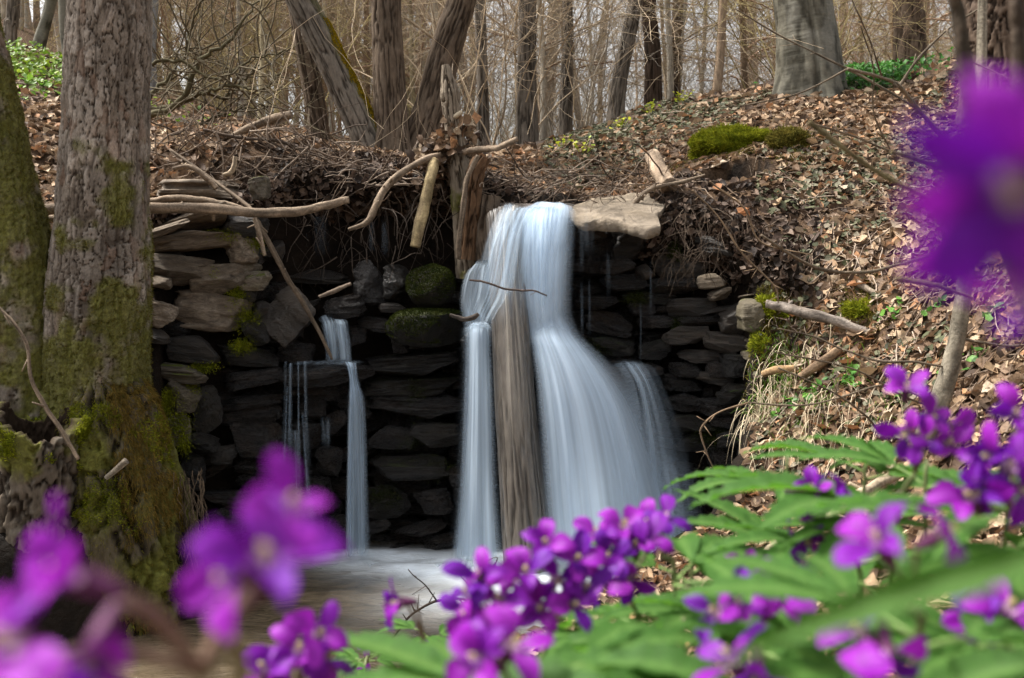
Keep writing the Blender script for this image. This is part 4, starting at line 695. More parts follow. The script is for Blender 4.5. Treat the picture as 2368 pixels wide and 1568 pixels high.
def place_tree(k, x, y, rz, s, kind='t'):
    z = H(x, y)[0]; side = 0 if x < -0.07 * y else 1; lb, gp = (LAB_T if kind == 't' else LAB_S)[side]
    o = thing('bare_tree' if kind == 't' else 'bare_shrub', (x, y, z), lb, 'tree' if kind == 't' else 'shrub', gp); o.rotation_euler = (0, 0, rz); o.scale = (s,) * 3
    if kind == 't': add('trunk', TREES[k][0], o); add('crown', TREES[k][1], o)
    else: add('stems', SHRUBS[k], o)
r = np.random.default_rng(77); spots = []
def free(x, y, dmin):
    return all((x - a) ** 2 + (y - b) ** 2 > dmin * dmin for a, b in spots)
n = 0; tries = 0
while n < 200 and tries < 6000:
    tries += 1; Y = 7.8 + 26 * r.random() ** 1.1; px = r.uniform(-350, 2500); x = (px - 1184) / FPX * Y
    if Y < 10 and (px < 330 or 640 < px < 1130 or 1780 < px < 2000): continue
    if px > 1040 and Y > 12 and r.random() < .78: continue
    if not free(x, Y, .55 + Y * .012): continue
    spots.append((x, Y)); place_tree(int(r.integers(len(TREES))) if Y > 13 else (2, 4, 6, 0)[int(r.integers(4))], x, Y, r.uniform(0, 6.28), r.uniform(.8, 1.25) if Y > 13 else r.uniform(.6, .85)); n += 1
n = 0
while n < 78:
    Y = 7.4 + 12 * r.random(); px = r.uniform(300, 2450) if n % 3 else r.uniform(1100, 2300); x = (px - 1184) / FPX * Y
    if Y < 8.5 and (px < 1080): continue
    place_tree(int(r.integers(len(SHRUBS))), x, Y, r.uniform(0, 6.28), r.uniform(.7, 1.15), 's'); n += 1
# gnarled mossy shrub leaning over the debris left of the clump
A = Acc(); rr_ = np.random.default_rng(9)
o = thing('gnarled_shrub', P(360, 290, 6.0), 'gnarled dark shrub with mossy crooked branches right of the thick flaky trunk', 'shrub')
for pts, w in (([(340,255),(400,245),(470,215),(520,225),(560,190),(600,150)], 9), ([(340,268),(420,235),(440,180),(480,130),(530,100),(560,50),(600,0)], 9), ([(345,230),(390,180),(430,120),(440,60),(470,0)], 6), ([(430,305),(480,280),(540,255),(640,245)], 6), ([(340,150),(420,140),(500,180),(580,135),(660,120)], 5), ([(470,215),(530,200),(600,205),(650,170)], 5)):
    p = catmull(ppath(pts, 6.0 + rr_.uniform(-.3, .3)), 26); p += rr_.normal(0, .008, p.shape); add_tube(A, p, np.linspace(w, 2, 26) / FPX * 6 * .9, 6, (.10, .085, .045)); out = []
    for k in range(12):
        i = int(rr_.integers(4, 25)); grow(rr_, p[i], unit(rr_.normal(0, 1, 3) * np.array([1, .6, .8]) + np.array([.2, 0, .4])), rr_.uniform(.3, .8), .006, 1, out, 6, .22, 0, (3, 5))
    for q, rad, dep in out: add_tube(A, q, np.maximum(rad, .0014), 4, (.13, .105, .065), False)
A.build('branches', M_TWIG, o)

# ------------------------------------------------------------------ fallen leaves
M_LEAF = None
t = NT('dry_leaf'); n1 = t.noise(90, 4, t.world(), 0.6); c = t.mix(1.0, t.attr('Col'), t.ramp(n1, [(.3, .7), (.7, 1.3)]), 'MULTIPLY'); t.set(base=c, rough=0.7, spec=0.25, normal=t.bump(n1, .35, .004)); t.translucent(c, 0.18); M_LEAF = t.m
def leaf_shape(seed):
    r = np.random.default_rng(seed); n = 5; s = np.linspace(0, 1, n); w = np.sin(math.pi * s ** .85) ** .8 * r.uniform(.28, .42) * (1 + r.normal(0, .16, n)); w[0] = w[-1] = 0.01
    w2 = w * (1 + r.normal(0, .15, n)); curl = r.uniform(-1.6, 1.8); fold = r.uniform(.1, .9)
    x = s - .5; zc = curl * (x ** 2 - .08) * .55 + r.normal(0, .03, n); cx = r.normal(0, .35)
    L = np.stack([x, w, zc + fold * w + r.normal(0, .035, n)], -1); M = np.stack([x, 0 * x + .02 * np.sin(6 * x), zc], -1); R_ = np.stack([x, -w2, zc + fold * w2 * .8 + r.normal(0, .035, n)], -1)
    V = np.stack([L, M, R_], 1); V[:, :, 2] += cx * (V[:, :, 0] * V[:, :, 1]); V = V.reshape(-1, 3); return V, gridF(3, n)
LSH = [leaf_shape(500 + k) for k in range(24)]
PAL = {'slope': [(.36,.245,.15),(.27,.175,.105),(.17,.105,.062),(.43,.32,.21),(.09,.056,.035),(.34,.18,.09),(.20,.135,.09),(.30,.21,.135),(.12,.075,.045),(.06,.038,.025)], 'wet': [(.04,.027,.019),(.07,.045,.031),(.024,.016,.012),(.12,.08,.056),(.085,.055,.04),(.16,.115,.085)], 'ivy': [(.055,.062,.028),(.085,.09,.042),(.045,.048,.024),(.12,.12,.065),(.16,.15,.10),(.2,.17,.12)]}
def scatter(pos, nrm, size, pal, tilt=.45, lift=.006, shapes=LSH, flat=1.0):
    n = len(pos); up = unit(nrm + r.normal(0, tilt, (n, 3))); a = unit(np.cross(up, r.normal(0, 1, (n, 3)))); b = np.cross(up, a); sz = size * r.uniform(.6, 1.25, n); Vs, Fs, Cs = [], [], []; off = 0; ks = r.integers(0, len(shapes), n); cols = np.array(PAL[pal])[r.integers(0, len(PAL[pal]), n)] * r.uniform(.7, 1.25, (n, 1))
    for k in range(len(shapes)):
        m = np.where(ks == k)[0]
        if not len(m): continue
        S, F = shapes[k]; S = S[None] * sz[m, None, None] * np.array([1, 1, flat]); W = pos[m, None] + up[m, None] * lift + S[..., 0:1] * a[m, None] + S[..., 1:2] * b[m, None] + S[..., 2:3] * up[m, None]
        nv = len(LSH[0][0]); Vs.append(W.reshape(-1, 3)); Fs.append((F[None] + (np.arange(len(m)) * S.shape[1])[:, None, None] + off).reshape(-1, 4)); Cs.append(np.repeat(cols[m], S.shape[1], 0)); off += len(m) * S.shape[1]
    return np.vstack(Vs), np.vstack(Fs), np.vstack(Cs)
def field(n, x0, x1, y0, y1, keep=None, pool=-0.03):
    X = r.uniform(x0, x1, n); Y = r.uniform(y0, y1, n); d = pool_sd(X, Y); m = d < pool
    m &= np.abs(X) < Y * .58 + .6
    if keep is not None: m &= keep(X, Y)
    X, Y = X[m], Y[m]; return np.stack([X, Y, H(X, Y)], -1), Hn(X, Y)
stream_free = lambda X, Y: (np.hypot((X - DENT[0]) / .15, (Y - DENT[1]) / .085) > 1.4) & ~((X > -.05) & (X < .62) & (Y > 4.5) & (Y < 5.25) & (H(X, Y) < 1.63))
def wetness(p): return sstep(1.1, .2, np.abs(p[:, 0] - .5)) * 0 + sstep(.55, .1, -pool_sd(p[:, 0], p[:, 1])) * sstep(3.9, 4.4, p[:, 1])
p, nn = field(34000, -.8, 3.4, 2.0, 6.2, stream_free); w = wetness(p) + .25 * fbm(p * 3, 3, 5); m = w > .5
V, F, C = scatter(p[~m], nn[~m], .060, 'slope', .55); mk('leaf_litter', V, F, M_LEAF, col=C, kind='stuff', label='dry brown leaf litter covering the right bank', cat='leaves')
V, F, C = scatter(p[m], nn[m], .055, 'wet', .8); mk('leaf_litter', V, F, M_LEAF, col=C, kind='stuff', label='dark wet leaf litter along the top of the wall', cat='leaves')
p, nn = field(17000, -7, 7, 5.8, 12); V, F, C = scatter(p, nn, .078, 'slope'); mk('leaf_litter', V, F, M_LEAF, col=C, kind='stuff', label='brown leaf litter on the forest floor behind', cat='leaves')
p, nn = field(14000, -4.5, -.6, 3.3, 6.2); w = wetness(p) * sstep(-1.9, -1.3, p[:, 0]) + .2 * fbm(p * 3, 3, 6); m = w > .45
V, F, C = scatter(p[~m], nn[~m], .062, 'slope', .6); mk('leaf_litter', V, F, M_LEAF, col=C, kind='stuff', label='dry brown leaf litter on the left bank behind the trunks', cat='leaves')
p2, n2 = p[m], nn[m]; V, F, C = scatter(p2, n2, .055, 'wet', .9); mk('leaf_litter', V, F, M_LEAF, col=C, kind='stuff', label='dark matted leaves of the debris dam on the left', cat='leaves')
p, nn = field(5000, -1.0, 3.0, .2, 2.4); V, F, C = scatter(p, nn, .05, 'slope'); mk('leaf_litter', V, F, M_LEAF, col=C, kind='stuff', label='pale leaf litter under the flowers in front', cat='leaves')
# ivy on the ridge
p, nn = field(16000, 0.2, 3.6, 4.7, 8.6, lambda X, Y: (fbm(np.stack([X * 1.4, Y * 1.4, X * 0], -1), 3, 15) + .55 * np.exp(-((X - .9) / .8) ** 2) * sstep(5.0, 5.8, Y) > .12) & stream_free(X, Y)); V, F, C = scatter(p, nn, .042, 'ivy', .4, .014, flat=.5); mk('ivy', V, F, M_LEAF, col=C, kind='stuff', label='small grey green ivy leaves creeping over the ridge', cat='ivy')
p, nn = field(1800, .9, 2.2, 3.2, 4.6, lambda X, Y: fbm(np.stack([X * 2, Y * 2, X * 0], -1), 3, 16) > .05); V, F, C = scatter(p, nn, .034, 'ivy', .4, .014, flat=.5); mk('ivy', V, F, M_LEAF, col=C, kind='stuff', label='ivy leaves among the litter on the near right bank', cat='ivy')
# big single leaves that stand out
LG = [(mesh_data('dry_leaf', LSH[k][0] * np.array([1, 1, .8]), LSH[k][1], M_LEAF, True, np.array(c))) for k, c in enumerate([(.40,.28,.18),(.32,.15,.07),(.38,.29,.21),(.29,.135,.06),(.42,.33,.24),(.32,.22,.13)])]
for k in range(62):
    x, y = r.uniform(1650, 2330), r.uniform(260, 1010)
    if y < 330 and x < 1850 or (y > 560 and x < 1780): continue
    g = G(x, y); o = add('dry_leaf', LG[k % 6], None, g + np.array([0, -.01, .022]), 'large curled tan or orange dry leaf lying on the right bank', 'leaf', 'large fallen leaves on the right bank'); s = r.uniform(.065, .10); o.scale = (s, s, s); o.rotation_euler = (r.normal(.35, .3), r.normal(0, .3), r.uniform(0, 6.28))

# ------------------------------------------------------------------ debris dam: twigs and hanging rootlets
def twigs(n, box, Yr, ln, rad, cols, name, label, curl=.2, grav=-.02, up=0.0):
    A = Acc()
    for k in range(n):
        x, y = r.uniform(box[0], box[1]), r.uniform(box[2], box[3]); b = P(x, y, r.uniform(*Yr)); d = unit(np.array([r.normal(0, 1), r.normal(0, .35), r.normal(up, .6)])); L = ln * r.uniform(.4, 1.4); out = []
        grow(r, b, d, L, rad * r.uniform(.5, 1.4), 1 if r.random() < .4 else 0, out, 6, curl, grav, (1, 2))
        c = np.array(cols[int(r.integers(len(cols)))]) * r.uniform(.7, 1.2)
        for q, rd, dep in out: add_tube(A, q, np.maximum(rd, .0011), 5, c, False)
    return A.build(name, M_WOOD, kind='stuff', label=label, cat='twigs')
TW = [(.20,.15,.11),(.12,.085,.06),(.28,.22,.17),(.07,.05,.036)]
twigs(230, (345,780,300,450), (4.75,5.1), .26, .0042, TW, 'twig_debris', 'tangle of dark twigs in the debris dam on the left')
twigs(170, (760,1160,385,450), (4.75,5.05), .22, .004, TW, 'twig_debris', 'tangle of wet twigs in the debris dam beside the snag')
twigs(110, (640,1110,430,600), (4.72,4.95), .22, .0028, [(.09,.07,.055),(.05,.038,.03)], 'twig_debris', 'thin dark rootlets hanging in the niche behind the trickle', .15, -.15, -.8)
twigs(150, (1180,1560,400,470), (4.75,5.1), .22, .0036, TW, 'twig_debris', 'twigs lying along the upper stream beside the pale slab')
twigs(200, (1560,2340,330,960), (4.0,4.01), .001, .0001, TW, 'twig_debris', 'x') if False else None
A = Acc()
for k in range(560):
    x, y = r.uniform(1200, 2368), r.uniform(230, 1000)
    if y < 330 and x < 1500 or (y > 470 and x < 1780): continue
    g = G(x, y); L = r.uniform(.05, .28); az = r.uniform(0, 3.14); q = g + np.linspace(-.5, .5, 6)[:, None] * L * np.array([math.cos(az), math.sin(az), 0]) + r.normal(0, .006, (6, 3)); q[:, 2] = H(q[:, 0], q[:, 1]) + .018 + r.normal(0, .004, 6); add_tube(A, q, r.uniform(.0012, .0036), 5, np.array(TW[int(r.integers(3))]) * 1.15, False)
A.build('twig_debris', M_WOOD, kind='stuff', label='thin dry twigs scattered over the right bank', cat='twigs')
PC = []
def curtain(label, xs, ys, drop, out, n=120):
    X = np.linspace(xs[0], xs[-1], n); Yb = np.interp(X, xs, ys); top = H(X, Yb + .16); rows = []
    for f, dy, dz in ((0, .22, .0), (.1, .10, .012), (.25, .0, -.01), (.5, -out, -drop * .35), (.75, -out * .9, -drop * .7), (1, .02, -drop), (1, .2, -drop * .95)):
        p = np.stack([X, Yb + dy, top + dz], -1); p += .022 * np.stack([fbm(p * 9, 3, 31 + k) for k in range(3)], -1); rows.append(p)
    R = catmull(np.array(rows).reshape(7, -1), 30).reshape(-1, 3); R += .012 * np.stack([fbm(R * 30, 3, 41 + k) for k in range(3)], -1)
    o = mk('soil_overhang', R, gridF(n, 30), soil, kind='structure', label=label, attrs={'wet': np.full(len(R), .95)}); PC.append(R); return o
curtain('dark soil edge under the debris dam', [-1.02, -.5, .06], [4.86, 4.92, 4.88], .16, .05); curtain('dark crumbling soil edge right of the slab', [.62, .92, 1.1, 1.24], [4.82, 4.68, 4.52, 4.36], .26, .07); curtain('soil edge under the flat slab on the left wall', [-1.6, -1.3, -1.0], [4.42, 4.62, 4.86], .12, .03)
# dead leaves and soil hanging over the edge of the dam
X = r.uniform(-1.0, .02, 4200); tt = r.random(4200); yy = np.interp(X, [-1.0, -.5, 0.05], [4.88, 4.95, 4.90]); top = H(X, yy + .12); pos = np.stack([X, yy + .10 - .10 * np.sin(tt * 3.1) + r.normal(0, .02, 4200), top + .03 - tt ** 1.5 * .24], -1)
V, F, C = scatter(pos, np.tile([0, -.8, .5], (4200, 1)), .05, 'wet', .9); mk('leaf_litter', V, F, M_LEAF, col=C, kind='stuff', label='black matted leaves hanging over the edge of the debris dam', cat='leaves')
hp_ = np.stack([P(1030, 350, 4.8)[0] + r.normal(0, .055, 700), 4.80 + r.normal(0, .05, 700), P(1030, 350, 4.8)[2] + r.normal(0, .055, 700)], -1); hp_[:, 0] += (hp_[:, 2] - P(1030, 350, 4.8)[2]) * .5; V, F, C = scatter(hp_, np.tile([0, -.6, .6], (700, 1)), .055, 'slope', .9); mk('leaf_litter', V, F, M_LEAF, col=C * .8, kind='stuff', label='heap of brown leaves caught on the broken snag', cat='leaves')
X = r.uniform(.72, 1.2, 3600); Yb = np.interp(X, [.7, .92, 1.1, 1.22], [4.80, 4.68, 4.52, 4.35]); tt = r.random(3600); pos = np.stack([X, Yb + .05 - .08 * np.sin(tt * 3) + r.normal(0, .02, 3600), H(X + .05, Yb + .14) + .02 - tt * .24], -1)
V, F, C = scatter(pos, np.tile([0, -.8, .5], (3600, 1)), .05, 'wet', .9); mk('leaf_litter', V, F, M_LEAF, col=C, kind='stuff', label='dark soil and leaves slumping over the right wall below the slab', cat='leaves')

for R_, lb in zip(PC, ('wet leaves clinging to the soil under the debris dam', 'dark leaves clinging to the crumbling soil edge', 'leaves clinging to the soil above the left wall')):
    q = R_[rng.integers(0, len(R_), 1500)]; V, F, C = scatter(q + rng.normal(0, .01, q.shape), np.tile([0, -.85, .4], (1500, 1)), .042, 'wet', .7); mk('leaf_litter', V, F, M_LEAF, col=C, kind='stuff', label=lb, cat='leaves')
twigs(160, (1540,1760,470,620), (4.5,4.72), .14, .0016, [(.07,.05,.036),(.12,.09,.065)], 'twig_debris', 'fine dark rootlets hanging from the crumbling soil edge', .2, -.2, -.8)
# ------------------------------------------------------------------ single branches
def branch(name, pts, ws, Y, col, label, cat='branch', n=9, seg=64, rough=.10, parent=None, kn=0, mat=None):
    Ys = np.broadcast_to(np.asarray(Y, float), (len(pts),)); p = catmull([P(x, y, Ys[i]) for i, (x, y) in enumerate(pts)], seg); w = np.interp(np.linspace(0, 1, seg), np.linspace(0, 1, len(ws)), ws) / 2 / FPX * float(np.mean(Ys))
    p = p + fbm(np.stack([np.linspace(0, 9, seg), np.zeros(seg), np.zeros(seg)], -1), 3, int(pts[0][0]))[:, None] * w.mean() * np.array([.3, .5, .5]) * min(1, np.linalg.norm(p[-1] - p[0]) / (40 * w.mean())); w = w * (1 + rough * 1.5 * min(1, np.linalg.norm(p[-1] - p[0]) / (30 * w.mean())) * fbm(np.stack([np.linspace(0, 14, seg), np.zeros(seg), np.ones(seg)], -1), 2, int(pts[0][1])))
    A = Acc(); V, (F4, F3) = tube(p, w, n); m_ = len(p); al = np.concatenate([np.repeat(np.linspace(0, 1, m_) * np.linalg.norm(p[-1] - p[0]), n), [0, 1]]); an = np.concatenate([np.tile(np.arange(n) * 6.283 / n, m_), [0, 0]]); Q = np.stack([np.cos(an) * 2.2, np.sin(an) * 2.2, al * 14], -1) + pts[0][0]; nz = fbm(Q, 4, 4, .6); bk = sstep(.08, .3, fbm(Q * np.array([.7, .7, .55]), 3, 14))[:, None]; cc = np.array(col)[None] * (.8 + .85 * nz[:, None]); cc = cc * (1 - bk * .55) + np.array([.075, .052, .036]) * bk * .55 * (1 + nz[:, None]); V[:-2] += (V[:-2] - np.repeat(p, n, 0)) * (.22 * nz[:-2, None] + .12 * bk[:-2]) * min(1, .010 / w.mean()); cc = np.clip(cc, .004, 1); A.V.append(V); A.n += len(V); A.F4.append(F4); A.F3.append(F3); A.C.append(cc)
    for k in range(kn):
        i = int(r.integers(3, seg - 2)); dd = unit(r.normal(0, 1, 3) * np.array([1, .5, 1])); add_tube(A, [p[i], p[i] + dd * r.uniform(.02, .06)], [w[i] * .55, w[i] * .3], 5, np.array(col) * .9)
    return A.build(name, mat or M_WOOD, parent, label=None if parent else label, cat=None if parent else cat)
W1, W2, W3, W4 = (.27,.205,.145), (.20,.152,.108), (.12,.088,.065), (.44,.35,.24)
branch('fallen_branch', [(70,486),(200,482),(330,480),(480,480),(600,490),(680,492),(740,478),(806,464)], (24,24,26,24,22,22,20,17), (4.26,4.26,4.28,4.32,4.4,4.42,4.44,4.46), W1, 'long pale bare branch lying across the left wall behind the thick trunk', seg=80, n=12, kn=3)
branch('fallen_branch', [(330,466),(420,460),(500,468),(570,486)], (15,17,15,10), 4.42, W1, 'thin pale branch lying just above the long one on the left wall')
branch('fallen_branch', [(75,512),(110,508),(150,506)], (18,18,18), 4.3, W1, 'short pale stick end between the two left trunks')
branch('fallen_branch', [(1028,358),(985,368),(940,392),(905,420),(885,445),(868,480),(848,514),(806,531)], (15,16,17,18,18,16,14,8), (4.72,4.66,4.6,4.58,4.56,4.54,4.53,4.52), W1, 'crooked pale branch hanging down from the snag over the niche', seg=70, n=10, kn=4)
branch('broken_stick', [(1004,372),(996,410),(985,460),(972,515),(960,572)], (24,25,26,26,24), (4.68,4.62,4.58,4.54,4.52), (.36,.28,.15), 'thick pale yellowish stick with peeling bark hanging over the niche', 'stick', n=12)
branch('broken_stick', [(1072,352),(1110,346),(1150,342),(1196,322)], (15,15,14,13), (4.7,4.66,4.62,4.58), W1, 'straight pale stick pointing right from the snag', 'stick', n=10)
branch('broken_stick', [(1105,360),(1082,410),(1072,470),(1062,560),(1060,600)], (10,12,13,12,11), 4.58, W2, 'thin upright stick leaning against the foot of the snag', 'stick')
branch('broken_stick', [(530,318),(580,294),(625,276),(674,266)], (12,17,19,18), (5.0,4.95,4.9,4.88), W1, 'thick pale stick end sticking out of the debris heap', 'stick', n=10)
branch('fallen_branch', [(470,300),(560,320),(640,325),(720,355),(760,375)], (7,8,8,7,4), 4.9, W3, 'thin dark branch arching over the debris heap', kn=5)
branch('root', [(400,390),(440,386),(475,410),(500,436)], (8,12,14,13), 4.5, W1, 'curved pale root ending above the flat slab', 'root', n=10)
branch('broken_stick', [(544,362),(542,385),(532,400),(516,405)], (9,11,11,8), 4.6, (.42,.33,.23), 'small bent pale stick in the debris heap', 'stick')
branch('fallen_branch', [(395,345),(470,400),(560,465),(592,505),(625,570),(665,645),(700,700),(735,765),(770,830)], (6,7,8,9,12,11,10,9,7), (4.7,4.6,4.45,4.4,4.4,4.42,4.45,4.47,4.5), W2, 'long thin stick slanting from the debris heap down to the trickle', seg=80, kn=6)
branch('broken_stick', [(588,505),(600,540),(612,592)], (10,11,9), 4.33, W1, 'short pale upright stick on the left wall beside the slanting one', 'stick', kn=3)
branch('broken_log', [(1508,360),(1520,385),(1535,415),(1548,432)], (36,38,40,42), (5.0,4.92,4.84,4.78), (.36,.27,.19), 'short thick birch log leaning on the bank behind the pale slab', 'log', n=18)
branch('fallen_branch', [(1460,480),(1500,440),(1560,425),(1630,405)], (9,10,9,6), 4.75, W2, 'thin branch lying behind the pale slab', kn=3)
branch('fallen_branch', [(1772,702),(1815,712),(1860,722),(1930,742),(2010,772)], (20,23,24,22,19), (4.22,4.18,4.12,4.05,3.98), (.22,.185,.155), 'thick grey branch lying at the top of the mossy bank', seg=60, n=14, kn=2)
branch('fallen_branch', [(1780,598),(1830,612),(1890,640),(1950,672),(2020,690)], (13,13,11,8,6), (4.5,4.44,4.36,4.26,4.2), W1, 'pale branch lying across the litter above the grey one', n=10, kn=3)
FB = branch('forked_branch', [(1985,655),(2030,682),(2075,705),(2110,745),(2160,775),(2210,800)], (17,15,13,12,12,10), (4.2,4.12,4.05,3.95,3.85,3.75), (.30,.24,.18), 'forked pale branch on the right bank left of the sapling', n=10, kn=2); origin_of(FB)
branch('fork', [(2062,698),(2056,720),(2035,745),(2008,768)], (11,11,10,8), (4.05,4.02,3.99,3.97), (.30,.24,.18), '', parent=FB)
branch('rotten_log', [(1850,872),(1890,846),(1945,806)], (18,24,22), (3.98,3.96,3.96), (.30,.20,.12), 'short rotten log above the grass tufts', 'log', n=12)
branch('rotten_log', [(1762,866),(1795,856),(1835,852)], (14,20,16), 4.05, (.42,.27,.14), 'orange rotten wood chunk at the edge of the grassy bank', 'log', n=12)
branch('fallen_branch', [(1735,1318),(1800,1268),(1850,1235),(1930,1185),(1985,1148),(2040,1112),(2110,1080)], (22,28,28,26,27,25,22), (1.75,1.82,1.88,1.95,2.0,2.08,2.15), W4, 'smooth cream coloured branch lying among the flowers on the right', n=14, seg=60, rough=.2, kn=4)
branch('broken_stick', [(-10,705),(30,745),(62,800),(72,870),(105,940),(150,1010),(182,1062)], (6,7,8,9,10,10,8), 3.5, W1, 'thin pale stick leaning over the hollow stump', 'stick', kn=3)
branch('bare_twig', [(1085,648),(1120,652),(1160,666),(1200,671),(1235,672),(1265,684)], (4,5,5,5,4,3), 4.27, (.10,.075,.065), 'thin dark twig lying across the wet log', 'twig', kn=2)
branch('broken_stick', [(1040,728),(1070,738),(1092,735),(1106,726)], (8,12,13,10), 4.38, (.08,.065,.055), 'short dark wet stick beside the left chute of the falls', 'stick')
branch('broken_stick', [(738,686),(770,674),(812,656)], (8,11,8), 4.55, (.26,.2,.15), 'small pale stick lying on the black rocks above the trickle', 'stick')
branch('root_stub', [(246,1105),(270,1085),(292,1066)], (12,14,16), 3.62, (.34,.29,.22), 'pale cut root poking out of the mossy foot of the thick trunk', 'root', n=10)
# forked twig in the pool
TWG = origin_of(branch('bare_twig', [(905,1480),(935,1440),(960,1415),(1010,1390),(1060,1384),(1105,1392)], (4,5,5,6,6,4), 3.1, (.06,.045,.035), 'dark forked twig standing in the pool left of the flowers', 'twig', kn=4))
for pts in ([(1010,1390),(985,1355),(955,1330),(944,1316)], [(1095,1392),(1130,1330),(1150,1290),(1118,1300)], [(1060,1384),(1080,1400),(1110,1395)], [(960,1415),(948,1390)], [(1105,1392),(1080,1350),(1062,1330)]):
    branch('twig', pts, (4, 3, 2), 3.1, (.06, .045, .035), '', parent=TWG, seg=16, n=5, kn=2)

# ------------------------------------------------------------------ mossy cushions, grass, herbs
def cushion(x0, x1, y0, y1, n, label, mat=None, d=.10):
    c = G((x0 + x1) / 2, (y0 + y1) / 2); Y = c[1]; w, h = (x1 - x0) / FPX * Y / 2, (y1 - y0) / FPX * Y / 2; V, F = ICO4; p = V * (1 + .55 * fbm(V * 1.9 + c, 4, 8))[:, None] * np.array([w, d * .7, h]) + c + np.array([0, 0.0 if n > 10000 else .03, 0])
    o = origin_of(mk('moss_cushion', p, F, M_MOSS if mat is None else mat, label=label, cat='moss', col=np.tile([.45, .45, .4], (len(p), 1)))); k = rng.integers(0, len(p), n); fuzz('blades', o, p[k] + rng.normal(0, .004, (n, 3)), unit(p[k] - c), .017, .0016, M_MOSS if mat is None else mat, .2); X_ = c[0] + rng.normal(0, w * .75, n // 2); Y_ = c[1] + rng.normal(0, .09, n // 2); kk = fbm(np.stack([X_ * 9, Y_ * 9, X_ * 0], -1), 3, 6) > 0; X_, Y_ = X_[kk], Y_[kk]; q = np.stack([X_, Y_, H(X_, Y_) + .012], -1); fuzz('blades', o, q, Hn(X_, Y_), .016, .0016, M_MOSSO if mat is None else mat, .3); return o
cushion(1600, 1820, 300, 386, 17000, 'big bright green moss cushion over the dark hollow in the bank', d=.16)
cushion(1780, 1880, 300, 370, 5000, 'darker moss cushion at the right end of the big one', M_MOSSO, .12)
cushion(1752, 1806, 706, 772, 4000, 'bright moss cushion at the left end of the grey branch', d=.07); cushion(1800, 1852, 728, 756, 2000, 'small moss patch under the grey branch', d=.05)
cushion(1960, 2040, 700, 752, 4000, 'dark green moss clump inside the fork of the pale branch', d=.06); cushion(1740, 1790, 780, 830, 2500, 'small moss tuft low on the bank edge above the grass', d=.06)
cushion(340, 362, 830, 930, 2500, 'bright moss strip on the flank of the thick trunk foot', d=.05) if False else None
# dark hollow under the big cushion
HB = G(1700, 405); V, F = ICO4; 0 and mk('bank_hollow', V * np.array([.14, .10, .055]) * (1 + .2 * fbm(V * 2, 3, 9))[:, None] + HB + np.array([0, .0, .0]), F, vmat('hollow_soil', .95, .05, 40, .3, .4, .01), col=np.array([.012, .009, .007]), label='dark hollow under the big moss cushion', cat='hollow')
M_STRAW = NT('straw'); M_STRAW.set(base=M_STRAW.attr('Col'), rough=.6, spec=.2); M_STRAW.translucent(M_STRAW.attr('Col'), .3); M_STRAW = M_STRAW.m
def tuft(x, y, n, L, hang, label, dry=.8, sx=.09):
    b = G(x, y); A = Acc()
    for k in range(n):
        p = b + np.array([r.normal(0, sx), r.normal(0, .05), 0]); p[2] = H(p[0], p[1])[0] - .005; green = r.random() > dry; ll = L * r.uniform(.5, 1.2) * (.55 if green else 1); d = unit(np.array([r.normal(0, .55), r.normal(-.9, .4), r.uniform(.2, .9) + (.8 if green else 0)])); pts = [p]; dd = d
        for i in range(7): dd = unit(dd + np.array([r.normal(0, .07), 0, -(.12 if green else hang) * (1 + i * .15)])); pts.append(pts[-1] + dd * ll / 7)
        pts = np.array(pts); wv = np.linspace(1, .15, 8)[:, None] * r.uniform(.0012, .0022); sd_ = unit(np.cross(d, [0, 0, 1])); V = np.stack([pts - sd_ * wv, pts + sd_ * wv], 1).reshape(-1, 3)
        A.add(V, gridF(2, 8), np.array((.13, .27, .03) if green else (.58, .48, .33)) * r.uniform(.6, 1.2))
    A.build('grass_tuft', M_STRAW, label=label, cat='grass')
tuft(1790, 925, 260, .26, .34, 'pale dry grass tuft hanging over the bank edge beside the niche', .62); tuft(1880, 950, 190, .24, .34, 'pale dry grass tuft with green blades in the middle of the bank edge', .6); tuft(2010, 985, 150, .22, .32, 'sparse dry grass tuft hanging behind the flowers'); tuft(1745, 960, 140, .24, .36, 'drooping straw tuft at the dark end of the right wall')
tuft(1790, 880, 240, .13, .12, 'short green grass tuft above the dry ones', .1, .05)
M_HERB = NT('herb_leaf'); c = M_HERB.mix(1.0, M_HERB.attr('Col'), M_HERB.ramp(M_HERB.noise(50, 3, M_HERB.world()), [(.3, .8), (.7, 1.2)]), 'MULTIPLY'); M_HERB.set(base=c, rough=.5, spec=.35); M_HERB.translucent(c, .35); M_HERB = M_HERB.m
def herbs(x, y, sx, sy, n, size, cols, name, label, hgt=.07, cat='herb', kind=None):
    b = G(x, y); X = b[0] + r.normal(0, sx, n); Y = b[1] + r.normal(0, sy, n); pos = np.stack([X, Y, H(X, Y)], -1); pos[:, 2] += r.uniform(.25, 1, n) * hgt; PAL['_'] = cols; V, F, C = scatter(pos, np.tile([0, -.35, .9], (n, 1)), size, '_', .45, 0, flat=.5); A = Acc(); A.add(V, F, C)
    for k in range(0, n, 2 if n > 100 else 1): add_tube(A, [[pos[k, 0], pos[k, 1], pos[k, 2] - hgt * 1.1], pos[k]] if n > 100 else [[b[0], b[1], b[2] - .01], pos[k]], .0012, 3, cols[0], False)
    A.build(name, M_HERB, label=label, cat=cat, kind='stuff' if n > 100 else None)
herbs(1985, 185, .20, .20, 900, .034, [(.03,.12,.012),(.05,.18,.02),(.07,.22,.03)], 'green_herb', 'bright green herb patch at the foot of the beech', .10)
herbs(2030, 200, .16, .12, 420, .032, [(.03,.11,.012),(.05,.17,.02)], 'green_herb', 'second green herb patch a little right of the beech', .09)
